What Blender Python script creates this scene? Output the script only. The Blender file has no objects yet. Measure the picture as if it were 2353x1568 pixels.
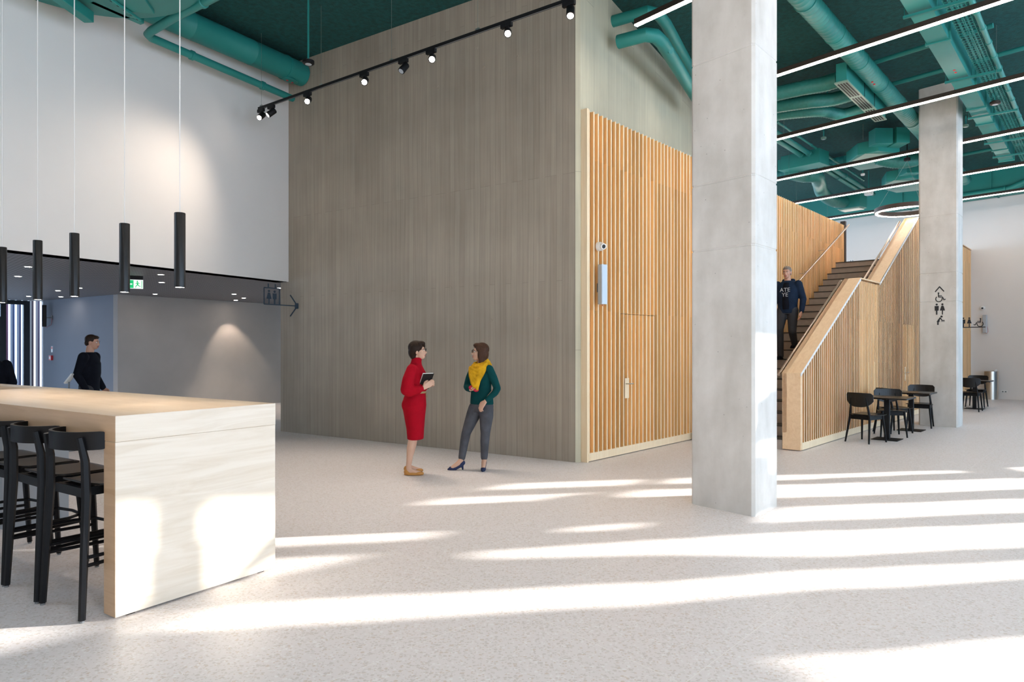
import bpy, bmesh, math, random
from mathutils import Vector, Matrix, Quaternion
random.seed(7)
PI = math.pi
SC = bpy.context.scene
COL = SC.collection

# ------------------------------------------------------------------ camera, world, sun, exposure
cd = bpy.data.cameras.new('camera'); cam = bpy.data.objects.new('camera', cd); COL.objects.link(cam)
cam.location = (0, 0, 1.55); cam.rotation_euler = (PI/2, 0, 0)
cd.sensor_width = 36; cd.lens = 24.0; cd.shift_y = 0.00595; cd.clip_end = 300
SC.camera = cam
SC.view_settings.view_transform = 'Standard'; SC.view_settings.look = 'None'
SC.view_settings.gamma = 1; SC.view_settings.use_curve_mapping = False
SC.view_settings.exposure = 1.60
w = bpy.data.worlds.new('sky'); SC.world = w; w.use_nodes = True
bg = w.node_tree.nodes['Background']; bg.inputs[0].default_value = (0.60, 0.78, 1.0, 1); bg.inputs[1].default_value = 1.5
sl = bpy.data.lights.new('sun', 'SUN'); sun = bpy.data.objects.new('sun', sl); COL.objects.link(sun)
sl.energy = 5.6; sl.color = (1.0, 0.95, 0.87); sl.angle = math.radians(0.5)
SAZ = math.radians(80.5); STEL = 0.27
sun.rotation_euler = Vector((math.sin(SAZ), math.cos(SAZ), STEL)).to_track_quat('Z', 'Y').to_euler()
try:
    SC.cycles.use_denoising = True
    SC.cycles.max_bounces = 8; SC.cycles.diffuse_bounces = 5; SC.cycles.glossy_bounces = 3
    SC.cycles.transmission_bounces = 4; SC.cycles.caustics_reflective = False; SC.cycles.caustics_refractive = False
    SC.cycles.sample_clamp_indirect = 6.0
except Exception:
    pass

# ------------------------------------------------------------------ materials
def nodes(m):
    m.use_nodes = True
    nt = m.node_tree
    return nt, nt.nodes['Principled BSDF']
def srgb(r, g, b):
    f = lambda c: (c/255/12.92) if c/255 <= 0.04045 else ((c/255+0.055)/1.055)**2.4
    return (f(r), f(g), f(b))
def mat(name, col, rough=0.5, metal=0.0, emit=0.0, noise=0.0, nscale=8.0, bump=0.0, bscale=60.0, stretch=(1, 1, 1), spec=None, ecol=None, alpha=None):
    m = bpy.data.materials.new(name); nt, b = nodes(m)
    b.inputs['Base Color'].default_value = (*col, 1); b.inputs['Roughness'].default_value = rough; b.inputs['Metallic'].default_value = metal
    if spec is not None: b.inputs['Specular IOR Level'].default_value = spec
    if emit:
        b.inputs['Emission Color'].default_value = (*(ecol or col), 1); b.inputs['Emission Strength'].default_value = emit
    if noise or bump:
        tc = nt.nodes.new('ShaderNodeTexCoord'); mp = nt.nodes.new('ShaderNodeMapping'); mp.inputs['Scale'].default_value = stretch
        nt.links.new(tc.outputs['Object'], mp.inputs[0])
    if noise:
        n = nt.nodes.new('ShaderNodeTexNoise'); n.inputs['Scale'].default_value = nscale; n.inputs['Detail'].default_value = 6
        nt.links.new(mp.outputs[0], n.inputs[0])
        r = nt.nodes.new('ShaderNodeMapRange'); r.inputs[1].default_value = 0.25; r.inputs[2].default_value = 0.75
        r.inputs[3].default_value = 1-noise; r.inputs[4].default_value = 1+noise
        nt.links.new(n.outputs[0], r.inputs[0])
        mx = nt.nodes.new('ShaderNodeVectorMath'); mx.operation = 'SCALE'; mx.inputs[0].default_value = col
        nt.links.new(r.outputs[0], mx.inputs[3]); nt.links.new(mx.outputs[0], b.inputs['Base Color'])
    if bump:
        n2 = nt.nodes.new('ShaderNodeTexNoise'); n2.inputs['Scale'].default_value = bscale; n2.inputs['Detail'].default_value = 5
        nt.links.new(mp.outputs[0], n2.inputs[0])
        bp = nt.nodes.new('ShaderNodeBump'); bp.inputs['Strength'].default_value = bump; bp.inputs['Distance'].default_value = 0.02
        nt.links.new(n2.outputs[0], bp.inputs['Height']); nt.links.new(bp.outputs[0], b.inputs['Normal'])
    return m
def N(nt, t, **kw):
    n = nt.nodes.new(t)
    for k, v in kw.items():
        if k.startswith('i'): n.inputs[int(k[1:])].default_value = v
        else: setattr(n, k, v)
    return n
def board_concrete(name, c1, c2, row, width, line, bump=0.35):
    """Vertical formwork boards: brick pattern turned upright, plus streaks and blotches."""
    m = bpy.data.materials.new(name); nt, b = nodes(m); L = nt.links.new
    tc = N(nt, 'ShaderNodeTexCoord'); sp = N(nt, 'ShaderNodeSeparateXYZ'); L(tc.outputs['Object'], sp.inputs[0])
    wb = N(nt, 'ShaderNodeTexNoise', i2=0.7); L(tc.outputs['Object'], wb.inputs[0])
    ad = N(nt, 'ShaderNodeMath', operation='MULTIPLY_ADD', i1=0.06); L(wb.outputs[0], ad.inputs[0]); L(sp.outputs[0], ad.inputs[2])
    cb = N(nt, 'ShaderNodeCombineXYZ'); L(sp.outputs[2], cb.inputs[0]); L(ad.outputs[0], cb.inputs[1])
    br = N(nt, 'ShaderNodeTexBrick'); L(cb.outputs[0], br.inputs[0]); br.offset = 0.37; br.offset_frequency = 3
    br.inputs['Color1'].default_value = (*c1, 1); br.inputs['Color2'].default_value = (*c2, 1); br.inputs['Mortar'].default_value = (*[x*line for x in c1], 1)
    br.inputs['Scale'].default_value = 1; br.inputs['Mortar Size'].default_value = 0.0035; br.inputs['Mortar Smooth'].default_value = 0.3
    br.inputs['Brick Width'].default_value = width; br.inputs['Row Height'].default_value = row; br.inputs['Bias'].default_value = 0.0
    mp = N(nt, 'ShaderNodeMapping'); mp.inputs['Scale'].default_value = (30, 30, 0.8); L(tc.outputs['Object'], mp.inputs[0])
    st = N(nt, 'ShaderNodeTexNoise', i2=1.0, i3=6.0); L(mp.outputs[0], st.inputs[0])
    bl = N(nt, 'ShaderNodeTexNoise', i2=0.9, i3=8.0); L(tc.outputs['Object'], bl.inputs[0])
    r1 = N(nt, 'ShaderNodeMapRange', i1=0.3, i2=0.7, i3=0.91, i4=1.09); L(st.outputs[0], r1.inputs[0])
    r2 = N(nt, 'ShaderNodeMapRange', i1=0.3, i2=0.7, i3=0.88, i4=1.12); L(bl.outputs[0], r2.inputs[0])
    mu = N(nt, 'ShaderNodeMath', operation='MULTIPLY'); L(r1.outputs[0], mu.inputs[0]); L(r2.outputs[0], mu.inputs[1])
    sc = N(nt, 'ShaderNodeVectorMath', operation='SCALE'); L(br.outputs[0], sc.inputs[0]); L(mu.outputs[0], sc.inputs[3]); L(sc.outputs[0], b.inputs['Base Color'])
    iv = N(nt, 'ShaderNodeMath', operation='MULTIPLY_ADD', i1=-1.0, i2=1.0); L(br.outputs[1], iv.inputs[0])
    ah = N(nt, 'ShaderNodeMath', operation='MULTIPLY_ADD', i1=0.35); L(st.outputs[0], ah.inputs[0]); L(iv.outputs[0], ah.inputs[2])
    bp = N(nt, 'ShaderNodeBump', i0=bump, i1=0.012); L(ah.outputs[0], bp.inputs['Height']); L(bp.outputs[0], b.inputs['Normal'])
    b.inputs['Roughness'].default_value = 0.75
    return m
def plain_concrete(name, col):
    m = bpy.data.materials.new(name); nt, b = nodes(m); L = nt.links.new
    tc = N(nt, 'ShaderNodeTexCoord')
    n1 = N(nt, 'ShaderNodeTexNoise', i2=1.6, i3=9.0, i4=0.65); L(tc.outputs['Object'], n1.inputs[0])
    mp = N(nt, 'ShaderNodeMapping'); mp.inputs['Scale'].default_value = (3.5, 3.5, 0.9); L(tc.outputs['Object'], mp.inputs[0])
    n2 = N(nt, 'ShaderNodeTexNoise', i2=1.0, i3=6.0); L(mp.outputs[0], n2.inputs[0])
    ad = N(nt, 'ShaderNodeMath', operation='ADD'); L(n1.outputs[0], ad.inputs[0]); L(n2.outputs[0], ad.inputs[1])
    cr = N(nt, 'ShaderNodeValToRGB'); e = cr.color_ramp.elements
    e[0].position = 0.38; e[0].color = (col[0]*.80, col[1]*.79, col[2]*.765, 1); e[1].position = 0.62; e[1].color = (col[0]*1.07, col[1]*1.07, col[2]*1.07, 1)
    hf = N(nt, 'ShaderNodeMath', operation='MULTIPLY', i1=0.5); L(ad.outputs[0], hf.inputs[0]); L(hf.outputs[0], cr.inputs[0])
    vo = N(nt, 'ShaderNodeTexVoronoi', i2=9.0); L(tc.outputs['Object'], vo.inputs['Vector'])
    ps = N(nt, 'ShaderNodeMapRange', i1=0.03, i2=0.06, i3=0.55, i4=1.0); L(vo.outputs['Distance'], ps.inputs[0])
    sc = N(nt, 'ShaderNodeVectorMath', operation='SCALE'); L(cr.outputs[0], sc.inputs[0]); L(ps.outputs[0], sc.inputs[3]); L(sc.outputs[0], b.inputs['Base Color'])
    bp = N(nt, 'ShaderNodeBump', i0=0.12, i1=0.02); L(n1.outputs[0], bp.inputs['Height']); L(bp.outputs[0], b.inputs['Normal'])
    b.inputs['Roughness'].default_value = 0.6
    return m
def terrazzo(name):
    m = bpy.data.materials.new(name); nt, b = nodes(m); L = nt.links.new
    tc = N(nt, 'ShaderNodeTexCoord'); base = (0.77, 0.725, 0.725)
    dn = N(nt, 'ShaderNodeTexNoise', i2=70.0, i3=3.0); L(tc.outputs['Object'], dn.inputs[0])
    wv = N(nt, 'ShaderNodeVectorMath', operation='MULTIPLY_ADD'); wv.inputs[1].default_value = (0.028, 0.014, 0); L(dn.outputs[1], wv.inputs[0]); L(tc.outputs['Object'], wv.inputs[2])
    prev = None
    for sc_, th, keep, seed in ((40, 0.38, 0.30, 0.0), (75, 0.40, 0.42, 3.3)):
        of = N(nt, 'ShaderNodeVectorMath', operation='ADD'); of.inputs[1].default_value = (seed, seed*2, 0); L(wv.outputs[0], of.inputs[0])
        vo = N(nt, 'ShaderNodeTexVoronoi', i2=sc_, voronoi_dimensions='2D'); L(of.outputs[0], vo.inputs['Vector'])
        lt = N(nt, 'ShaderNodeMath', operation='LESS_THAN', i1=th); L(vo.outputs['Distance'], lt.inputs[0])
        se = N(nt, 'ShaderNodeSeparateColor'); L(vo.outputs['Color'], se.inputs[0])
        k = N(nt, 'ShaderNodeMath', operation='LESS_THAN', i1=keep); L(se.outputs[0], k.inputs[0])
        mk = N(nt, 'ShaderNodeMath', operation='MULTIPLY'); L(lt.outputs[0], mk.inputs[0]); L(k.outputs[0], mk.inputs[1])
        cr = N(nt, 'ShaderNodeValToRGB'); cr.color_ramp.interpolation = 'CONSTANT'; e = cr.color_ramp.elements
        e[0].color = (0.64, 0.595, 0.575, 1); e[1].position = 0.33; e[1].color = (0.70, 0.66, 0.645, 1)
        x = e.new(0.6); x.color = (0.82, 0.80, 0.80, 1); x = e.new(0.82); x.color = (0.66, 0.58, 0.53, 1)
        L(se.outputs[1], cr.inputs[0])
        mx = N(nt, 'ShaderNodeMix', data_type='RGBA'); L(mk.outputs[0], mx.inputs[0]); L(cr.outputs[0], mx.inputs[7])
        if prev: L(prev, mx.inputs[6])
        else: mx.inputs[6].default_value = (*base, 1)
        prev = mx.outputs[2]
    # thin pale joints along the two directions of the floor grid
    masks = []
    for nx, ny, per, off in ((0.7407, -0.6718, 1.225, -0.925), (0.7721, 0.6355, 3.9, 1.30)):
        dt = N(nt, 'ShaderNodeVectorMath', operation='DOT_PRODUCT'); dt.inputs[1].default_value = (nx, ny, 0); L(tc.outputs['Object'], dt.inputs[0])
        a = N(nt, 'ShaderNodeMath', operation='ADD', i1=off + per*40 + per/2); L(dt.outputs['Value'], a.inputs[0])
        md = N(nt, 'ShaderNodeMath', operation='MODULO', i1=per); L(a.outputs[0], md.inputs[0])
        cp = N(nt, 'ShaderNodeMath', operation='COMPARE', i1=per/2, i2=0.0025); L(md.outputs[0], cp.inputs[0]); masks.append(cp)
    ma = N(nt, 'ShaderNodeMath', operation='MAXIMUM'); L(masks[0].outputs[0], ma.inputs[0]); L(masks[1].outputs[0], ma.inputs[1])
    mj = N(nt, 'ShaderNodeMix', data_type='RGBA'); L(ma.outputs[0], mj.inputs[0]); L(prev, mj.inputs[6]); mj.inputs[7].default_value = (0.83, 0.80, 0.78, 1)
    L(mj.outputs[2], b.inputs['Base Color'])
    b.inputs['Roughness'].default_value = 0.42; b.inputs['Specular IOR Level'].default_value = 0.35
    return m
def wood(name, c1, c2, grain=(14, 14, 1.0), tint=None, rough=0.45):
    """Birch ply; grain runs along the axis with the smallest scale. tint = pitch of strips along x that vary in tone."""
    m = bpy.data.materials.new(name); nt, b = nodes(m); L = nt.links.new
    tc = N(nt, 'ShaderNodeTexCoord'); mp = N(nt, 'ShaderNodeMapping'); mp.inputs['Scale'].default_value = grain; L(tc.outputs['Object'], mp.inputs[0])
    n1 = N(nt, 'ShaderNodeTexNoise', i2=1.2, i3=7.0, i4=0.6); n1.inputs['Distortion'].default_value = 1.2; L(mp.outputs[0], n1.inputs[0])
    cr = N(nt, 'ShaderNodeValToRGB'); e = cr.color_ramp.elements
    e[0].position = 0.32; e[0].color = (*c2, 1); e[1].position = 0.62; e[1].color = (*c1, 1); L(n1.outputs[0], cr.inputs[0])
    out = cr.outputs[0]
    if tint:
        sp = N(nt, 'ShaderNodeSeparateXYZ'); L(tc.outputs['Object'], sp.inputs[0])
        dv = N(nt, 'ShaderNodeMath', operation='DIVIDE', i1=tint); L(sp.outputs[0], dv.inputs[0])
        fl = N(nt, 'ShaderNodeMath', operation='FLOOR'); L(dv.outputs[0], fl.inputs[0])
        zz = N(nt, 'ShaderNodeMath', operation='DIVIDE', i1=2.05); L(sp.outputs[2], zz.inputs[0])
        zf = N(nt, 'ShaderNodeMath', operation='FLOOR'); L(zz.outputs[0], zf.inputs[0])
        cb = N(nt, 'ShaderNodeCombineXYZ'); L(fl.outputs[0], cb.inputs[0]); L(zf.outputs[0], cb.inputs[1])
        wn = N(nt, 'ShaderNodeTexWhiteNoise', noise_dimensions='2D'); L(cb.outputs[0], wn.inputs[0])
        mr = N(nt, 'ShaderNodeMapRange', i3=0.80, i4=1.08); L(wn.outputs[0], mr.inputs[0])
        sc = N(nt, 'ShaderNodeVectorMath', operation='SCALE'); L(out, sc.inputs[0]); L(mr.outputs[0], sc.inputs[3]); out = sc.outputs[0]
    L(out, b.inputs['Base Color']); b.inputs['Roughness'].default_value = rough
    return m
def perforated(name):
    m = bpy.data.materials.new(name); nt, b = nodes(m); L = nt.links.new
    tc = N(nt, 'ShaderNodeTexCoord'); sp = N(nt, 'ShaderNodeSeparateXYZ'); L(tc.outputs['Object'], sp.inputs[0])
    ms = []
    for ax, per, w_ in ((0, 0.085, 0.026), (1, 0.085, 0.02)):
        a = N(nt, 'ShaderNodeMath', operation='ADD', i1=per*400); L(sp.outputs[ax], a.inputs[0])
        md = N(nt, 'ShaderNodeMath', operation='MODULO', i1=per); L(a.outputs[0], md.inputs[0])
        c = N(nt, 'ShaderNodeMath', operation='COMPARE', i1=per/2, i2=w_); L(md.outputs[0], c.inputs[0]); ms.append(c)
    mu = N(nt, 'ShaderNodeMath', operation='MULTIPLY'); L(ms[0].outputs[0], mu.inputs[0]); L(ms[1].outputs[0], mu.inputs[1])
    mx = N(nt, 'ShaderNodeMix', data_type='RGBA'); L(mu.outputs[0], mx.inputs[0]); mx.inputs[6].default_value = (0.24, 0.235, 0.25, 1); mx.inputs[7].default_value = (0.015, 0.015, 0.018, 1)
    L(mx.outputs[2], b.inputs['Base Color']); b.inputs['Roughness'].default_value = 0.6
    return m

M = {}
M['floor'] = terrazzo('terrazzo')
M['core'] = board_concrete('board_marked_concrete', srgb(167, 156, 141), srgb(160, 148, 133), 0.093, 3.9, 0.74)
M['core_side'] = board_concrete('lit_panel_concrete', srgb(196, 190, 166), srgb(184, 178, 156), 0.52, 2.4, 0.6, 0.2)  # same concrete as the front; light from the right put into its colour
M['column'] = plain_concrete('column_concrete', srgb(213, 210, 206))
M['white'] = mat('white_paint', (0.74, 0.72, 0.70), 0.7, noise=0.02, nscale=1.5)
M['grey_wall'] = mat('grey_plaster', (0.44, 0.42, 0.405), 0.8, noise=0.09, nscale=1.1)
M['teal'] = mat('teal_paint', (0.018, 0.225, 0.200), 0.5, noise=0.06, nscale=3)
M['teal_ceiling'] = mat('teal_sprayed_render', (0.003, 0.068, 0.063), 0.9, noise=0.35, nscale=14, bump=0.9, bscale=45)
M['teal_flex'] = mat('teal_flexible_foil', (0.028, 0.20, 0.175), 0.45, noise=0.15, nscale=20)
M['teal_pale'] = mat('pale_green_metal', (0.22, 0.36, 0.29), 0.4)
M['recess'] = mat('blue_shaded_plaster', (0.25, 0.285, 0.345), 0.8, noise=0.05, nscale=0.9)  # grey plaster with bluish daylight and shade put into its colour
M['perf'] = perforated('perforated_panel')
M['birch'] = wood('birch_ply', (0.80, 0.64, 0.47), (0.72, 0.55, 0.38), (1.2, 12, 14), rough=0.32)
M['birch_end'] = wood('daylit_birch', (0.76, 0.68, 0.58), (0.67, 0.575, 0.46), (10, 1.2, 14), rough=0.35)  # the counter end's daylit paleness is put into this birch's colour
M['birch_front'] = wood('shade_tinted_birch', (0.56, 0.38, 0.235), (0.48, 0.31, 0.18), (1.2, 12, 14), rough=0.35)  # the counter front's warm shade is put into this birch's colour
M['slat'] = wood('timber_slat', (0.92, 0.60, 0.27), (0.85, 0.50, 0.19), (14, 14, 1.0), tint=0.107)
M['slat_pale'] = wood('timber_slat_pale', (0.92, 0.62, 0.31), (0.84, 0.52, 0.23), (14, 14, 1.0), tint=0.095)
M['slat_edge'] = wood('timber_edge', (0.90, 0.73, 0.50), (0.84, 0.64, 0.41), (14, 14, 1.0))
M['ply_cap'] = wood('ply_cap', (0.90, 0.65, 0.41), (0.82, 0.56, 0.33), (1.0, 12, 12))
M['black'] = mat('black_lacquer', (0.006, 0.006, 0.007), 0.38, noise=0.1, nscale=30, spec=0.16)
M['black_satin'] = mat('black_satin', (0.008, 0.008, 0.009), 0.32, spec=0.35)
M['black_matt'] = mat('black_matt', (0.008, 0.008, 0.009), 0.55, spec=0.25)
M['brown_black'] = mat('dark_stain', (0.010, 0.0075, 0.006), 0.26, spec=0.4)
M['steel'] = mat('brushed_steel', (0.62, 0.58, 0.52), 0.28, 1.0, noise=0.05, nscale=40, stretch=(1, 1, 20))
M['rail'] = mat('handrail_steel', (0.50, 0.42, 0.36), 0.3, 1.0)
M['alu'] = mat('pale_blue_grey_aluminium', (0.50, 0.56, 0.62), 0.4, 0.3)
M['alu_dark'] = mat('dark_grey_aluminium', (0.20, 0.21, 0.22), 0.45, 0.3)
M['plastic_white'] = mat('white_plastic', (0.82, 0.82, 0.80), 0.35)
M['dark_frame'] = mat('dark_window_frame', (0.012, 0.018, 0.026), 0.4)
M['stone'] = mat('stair_stone', (0.36, 0.31, 0.27), 0.6, noise=0.08, nscale=12)
M['nosing'] = mat('dark_nosing', (0.04, 0.035, 0.03), 0.6)
M['cord'] = mat('clear_cord', (0.70, 0.68, 0.66), 0.3)
M['wire'] = mat('steel_wire', (0.35, 0.38, 0.36), 0.35, 0.8)
M['red'] = mat('red_plastic', (0.55, 0.02, 0.03), 0.4)
M['green_sign'] = mat('green_sign', (0.0, 0.32, 0.10), 0.5, emit=0.35, ecol=(0.0, 0.4, 0.12))
M['white_sign'] = mat('white_sign', (0.8, 0.85, 0.82), 0.5, emit=0.35)
M['icon'] = mat('icon_paint', (0.018, 0.020, 0.026), 0.6)
M['icon_blue'] = mat('sign_steel_blue', (0.025, 0.045, 0.07), 0.5)
M['strip'] = mat('strip_light', (1, 0.9, 0.82), 0.5, emit=13.5, ecol=(1.0, 0.86, 0.75))
M['lamp'] = mat('lamp_face', (1, 0.9, 0.8), 0.5, emit=30.0, ecol=(1.0, 0.84, 0.70))
M['lamp_soft'] = mat('lamp_lens', (1, 0.95, 0.9), 0.4, emit=6.0, ecol=(1.0, 0.88, 0.78))
M['bronze'] = mat('dark_bronze', (0.035, 0.022, 0.016), 0.45)
M['grey_cabinet'] = mat('grey_cabinet', (0.30, 0.32, 0.34), 0.5)
M['glass'] = mat('window_glass', (0.9, 0.95, 1.0), 0.02)
nt, b = nodes(M['glass']); b.inputs['Transmission Weight'].default_value = 1.0; b.inputs['IOR'].default_value = 1.02

# ------------------------------------------------------------------ mesh helpers
class MB:
    def __init__(s): s.bm = bmesh.new(); s.mi = 0
    def face(s, vs):
        try:
            f = s.bm.faces.new(vs); f.material_index = s.mi; return f
        except ValueError: return None
    def v(s, p): return s.bm.verts.new(p)
    def box(s, x0, x1, y0, y1, z0, z1, mx=None):
        P = [(x0,y0,z0),(x1,y0,z0),(x1,y1,z0),(x0,y1,z0),(x0,y0,z1),(x1,y0,z1),(x1,y1,z1),(x0,y1,z1)]
        if mx is not None: P = [mx @ Vector(p) for p in P]
        q = [s.v(p) for p in P]
        for i in ((3,2,1,0),(4,5,6,7),(0,1,5,4),(1,2,6,5),(2,3,7,6),(3,0,4,7)): s.face([q[k] for k in i])
        return s
    def prism(s, pts, z0, z1, mx=None):
        """Upright prism over a plan polygon (counter-clockwise)."""
        f = (lambda p: mx @ Vector(p)) if mx is not None else (lambda p: p)
        a = [s.v(f((x, y, z0))) for x, y in pts]; c = [s.v(f((x, y, z1))) for x, y in pts]; n = len(pts)
        s.face(a[::-1]); s.face(c)
        for i in range(n): s.face([a[i], a[(i+1) % n], c[(i+1) % n], c[i]])
        return s
    def ring(s, c, u, v_, r, n):
        return [s.v(c + (u*math.cos(2*PI*i/n) + v_*math.sin(2*PI*i/n))*r) for i in range(n)]
    def skin(s, rings, cap=True):
        for a, c in zip(rings, rings[1:]):
            n = len(a)
            for i in range(n): s.face([a[i], a[(i+1) % n], c[(i+1) % n], c[i]])
        if cap: s.face(rings[0][::-1]); s.face(rings[-1])
    def tube(s, pts, r, n=10, cap=True):
        pts = [Vector(p) for p in pts]; m = len(pts)
        rs = r if isinstance(r, (list, tuple)) else [r]*m
        t0 = (pts[1]-pts[0]).normalized()
        u = t0.orthogonal().normalized() if abs(t0.z) > 0.95 else t0.cross(Vector((0, 0, 1))).normalized()
        rings = []
        for i in range(m):
            t = ((pts[i]-pts[i-1]).normalized() if i else t0) + ((pts[i+1]-pts[i]).normalized() if i < m-1 else Vector())
            t.normalize(); u = (u - t*u.dot(t)).normalized()
            rings.append(s.ring(pts[i], u, t.cross(u), rs[i], n))
        s.skin(rings, cap); return s
    def cyl(s, c, r, z0, z1, n=24, r1=None):
        c = Vector((c[0], c[1], 0)); X, Y = Vector((1, 0, 0)), Vector((0, 1, 0))
        s.skin([s.ring(c+Vector((0, 0, z0)), X, Y, r, n), s.ring(c+Vector((0, 0, z1)), X, Y, r if r1 is None else r1, n)]); return s
    def ell(s, c, r, mx=None, nu=14, nv=9):
        c = Vector(c); R = []
        for j in range(1, nv):
            th = PI*j/nv; row = []
            for i in range(nu):
                ph = 2*PI*i/nu
                p = c + Vector((r[0]*math.sin(th)*math.cos(ph), r[1]*math.sin(th)*math.sin(ph), -r[2]*math.cos(th)))
                row.append(s.v(mx @ p if mx is not None else p))
            R.append(row)
        s.skin(R, False)
        lo, hi = c-Vector((0, 0, r[2])), c+Vector((0, 0, r[2]))
        lo, hi = s.v(mx @ lo if mx is not None else lo), s.v(mx @ hi if mx is not None else hi)
        for i in range(nu):
            s.face([lo, R[0][(i+1) % nu], R[0][i]]); s.face([hi, R[-1][i], R[-1][(i+1) % nu]])
        return s
    def loft(s, secs, n=18, mx=None):
        """Stack of horizontal ellipses (cx, cy, z, rx, ry)."""
        R = []
        for cx, cy, z, rx, ry in secs:
            ps = [Vector((cx+rx*math.cos(2*PI*i/n), cy+ry*math.sin(2*PI*i/n), z)) for i in range(n)]
            R.append([s.v(mx @ p if mx is not None else p) for p in ps])
        s.skin(R); return s
    def limb(s, pts, rs, n=10):
        """Chain of tapered bones with round joints (for remeshed figures)."""
        pts = [Vector(p) for p in pts]
        for (a, ra), (c, rc) in zip(zip(pts, rs), list(zip(pts, rs))[1:]):
            s.tube([a, c], [ra, rc], n)
        for p, r in zip(pts, rs): s.ell(p, (r, r, r), nu=n, nv=6)
        return s
    def mesh(s, name, mats, smooth=False):
        bmesh.ops.recalc_face_normals(s.bm, faces=s.bm.faces[:])
        me = bpy.data.meshes.new(name); s.bm.to_mesh(me); s.bm.free()
        for m in (mats if isinstance(mats, (list, tuple)) else [mats]): me.materials.append(m)
        if smooth:
            for p in me.polygons: p.use_smooth = True
        return me
    def build(s, name, mats, parent=None, smooth=False, label=None, bevel=0.0):
        o = bpy.data.objects.new(name, s.mesh(name, mats, smooth)); COL.objects.link(o)
        if parent is not None: o.parent = parent
        if label: o['label'] = label
        if bevel:
            md = o.modifiers.new('bevel', 'BEVEL'); md.width = bevel; md.segments = 2; md.limit_method = 'ANGLE'
        elif smooth:
            try:
                o.data.set_sharp_from_angle(angle=math.radians(42))
            except Exception: pass
        return o
    def remesh(s, name, mats, parent, voxel=0.006, it=4, label=None):
        """Union of the closed pieces as one continuous smooth surface."""
        me = s.mesh(name, mats); t = bpy.data.objects.new(name+'_tmp', me); COL.objects.link(t)
        md = t.modifiers.new('r', 'REMESH'); md.mode = 'VOXEL'; md.voxel_size = voxel; md.use_smooth_shade = True
        sm = t.modifiers.new('s', 'SMOOTH'); sm.factor = 0.5; sm.iterations = it
        dg = bpy.context.evaluated_depsgraph_get(); ev = t.evaluated_get(dg)
        me2 = bpy.data.meshes.new_from_object(ev); me2.name = name
        bpy.data.objects.remove(t); me2.materials.clear(); me2.materials.append(mats)
        for p in me2.polygons: p.use_smooth = True; p.material_index = 0
        o = bpy.data.objects.new(name, me2); COL.objects.link(o)
        if parent is not None: o.parent = parent
        if label: o['label'] = label
        return o
def thing(name, label, cat, loc=(0, 0, 0), rot=0.0, group=None):
    o = bpy.data.objects.new(name, None); COL.objects.link(o); o.empty_display_size = 0.1
    o.location = loc; o.rotation_euler = (0, 0, rot); o['label'] = label; o['category'] = cat
    if group: o['group'] = group
    return o
def tag(o, label, cat, group=None, loc=None, rot=None):
    o['label'] = label; o['category'] = cat
    if group: o['group'] = group
    if loc is not None: o.location = loc
    if rot is not None: o.rotation_euler = (0, 0, rot)
    return o
def struct(o, loc=None, rot=None):
    o['kind'] = 'structure'
    if loc is not None: o.location = loc
    if rot is not None: o.rotation_euler = (0, 0, rot)
    return o
def dup(root, loc, rot, label):
    r = root.copy(); COL.objects.link(r); r.location = loc; r.rotation_euler = (0, 0, rot); r['label'] = label
    def rec(src, dst):
        for ch in list(src.children):
            c = ch.copy(); COL.objects.link(c); c.parent = dst; rec(ch, c)
    rec(root, r)
    return r
def spot(name, loc, target, power, size=60, blend=0.6, col=(1.0, 0.82, 0.66), rad=0.03):
    l = bpy.data.lights.new(name, 'SPOT'); l.energy = power; l.spot_size = math.radians(size); l.spot_blend = blend; l.color = col; l.shadow_soft_size = rad
    o = bpy.data.objects.new(name, l); COL.objects.link(o); o.location = loc
    o.rotation_euler = (Vector(target)-Vector(loc)).to_track_quat('-Z', 'Y').to_euler()
    return o
def R(d): return math.radians(d)

# building directions (plan angles): two skewed grids
A_AL, A_AR, A_BL, A_S1, A_S2, A_W, A_SIDE = R(146.40), R(56.37), R(129.46), R(48.60), R(47.78), R(63.14), R(59.2)
def frame(loc, ang): return Matrix.Translation(Vector(loc)) @ Matrix.Rotation(ang, 4, 'Z')
F_CORE = frame((0.894, 9.143, 0), A_AL)        # x along the concrete wall away from its near corner, +y towards the room
F_SLAT = frame((1.019, 9.160, 0), A_S1)        # x along the slatted wall, -y towards the room
F_STAIR = frame((4.285, 10.133, 0), A_S2)      # x along the stair parapet, +y over the stair, -y towards the room
F_WHITE = frame((-4.072, 12.443, 0), A_W)      # -x along the white wall towards the left, -y towards the room
CEIL = 6.70

# ------------------------------------------------------------------ setting: floor, ceilings, walls
mb = MB(); mb.box(-24, 26, -8, 30, -0.2, 0); struct(mb.build('floor', M['floor']))
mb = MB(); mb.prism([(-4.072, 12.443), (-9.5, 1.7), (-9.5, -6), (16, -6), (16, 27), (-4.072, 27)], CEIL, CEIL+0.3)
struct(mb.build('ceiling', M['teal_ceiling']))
mb = MB(); mb.box(0.05, 6.184, -0.30, 0, 0, CEIL); WF = struct(mb.build('wall_front', M['core']), (0.894, 9.143, 0), A_AL)
for x, z in [(3.95, 3.21), (2.96, 2.5), (2.18, 2.46), (3.01, 1.94), (2.15, 1.95), (1.43, 1.95), (0.64, 1.96), (1.45, 0.38), (0.65, 0.41), (5.56, 1.95), (5.9, 2.55), (0.84, 6.0), (0.64, 5.68), (0.99, 5.68), (1.57, 5.65), (1.7, 5.97), (3.9, 5.6), (2.44, 5.55)]:
    mb = MB(); n = 14; pts = [(x+0.021*math.cos(2*PI*i/n), z+0.021*math.sin(2*PI*i/n)) for i in range(n+1)]
    mb.tube([(a, 0.0005, c) for a, c in pts], 0.004, 5, cap=False); mb.build('tie_hole', M['core'], WF)
cs, sn = math.cos, math.sin
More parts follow.
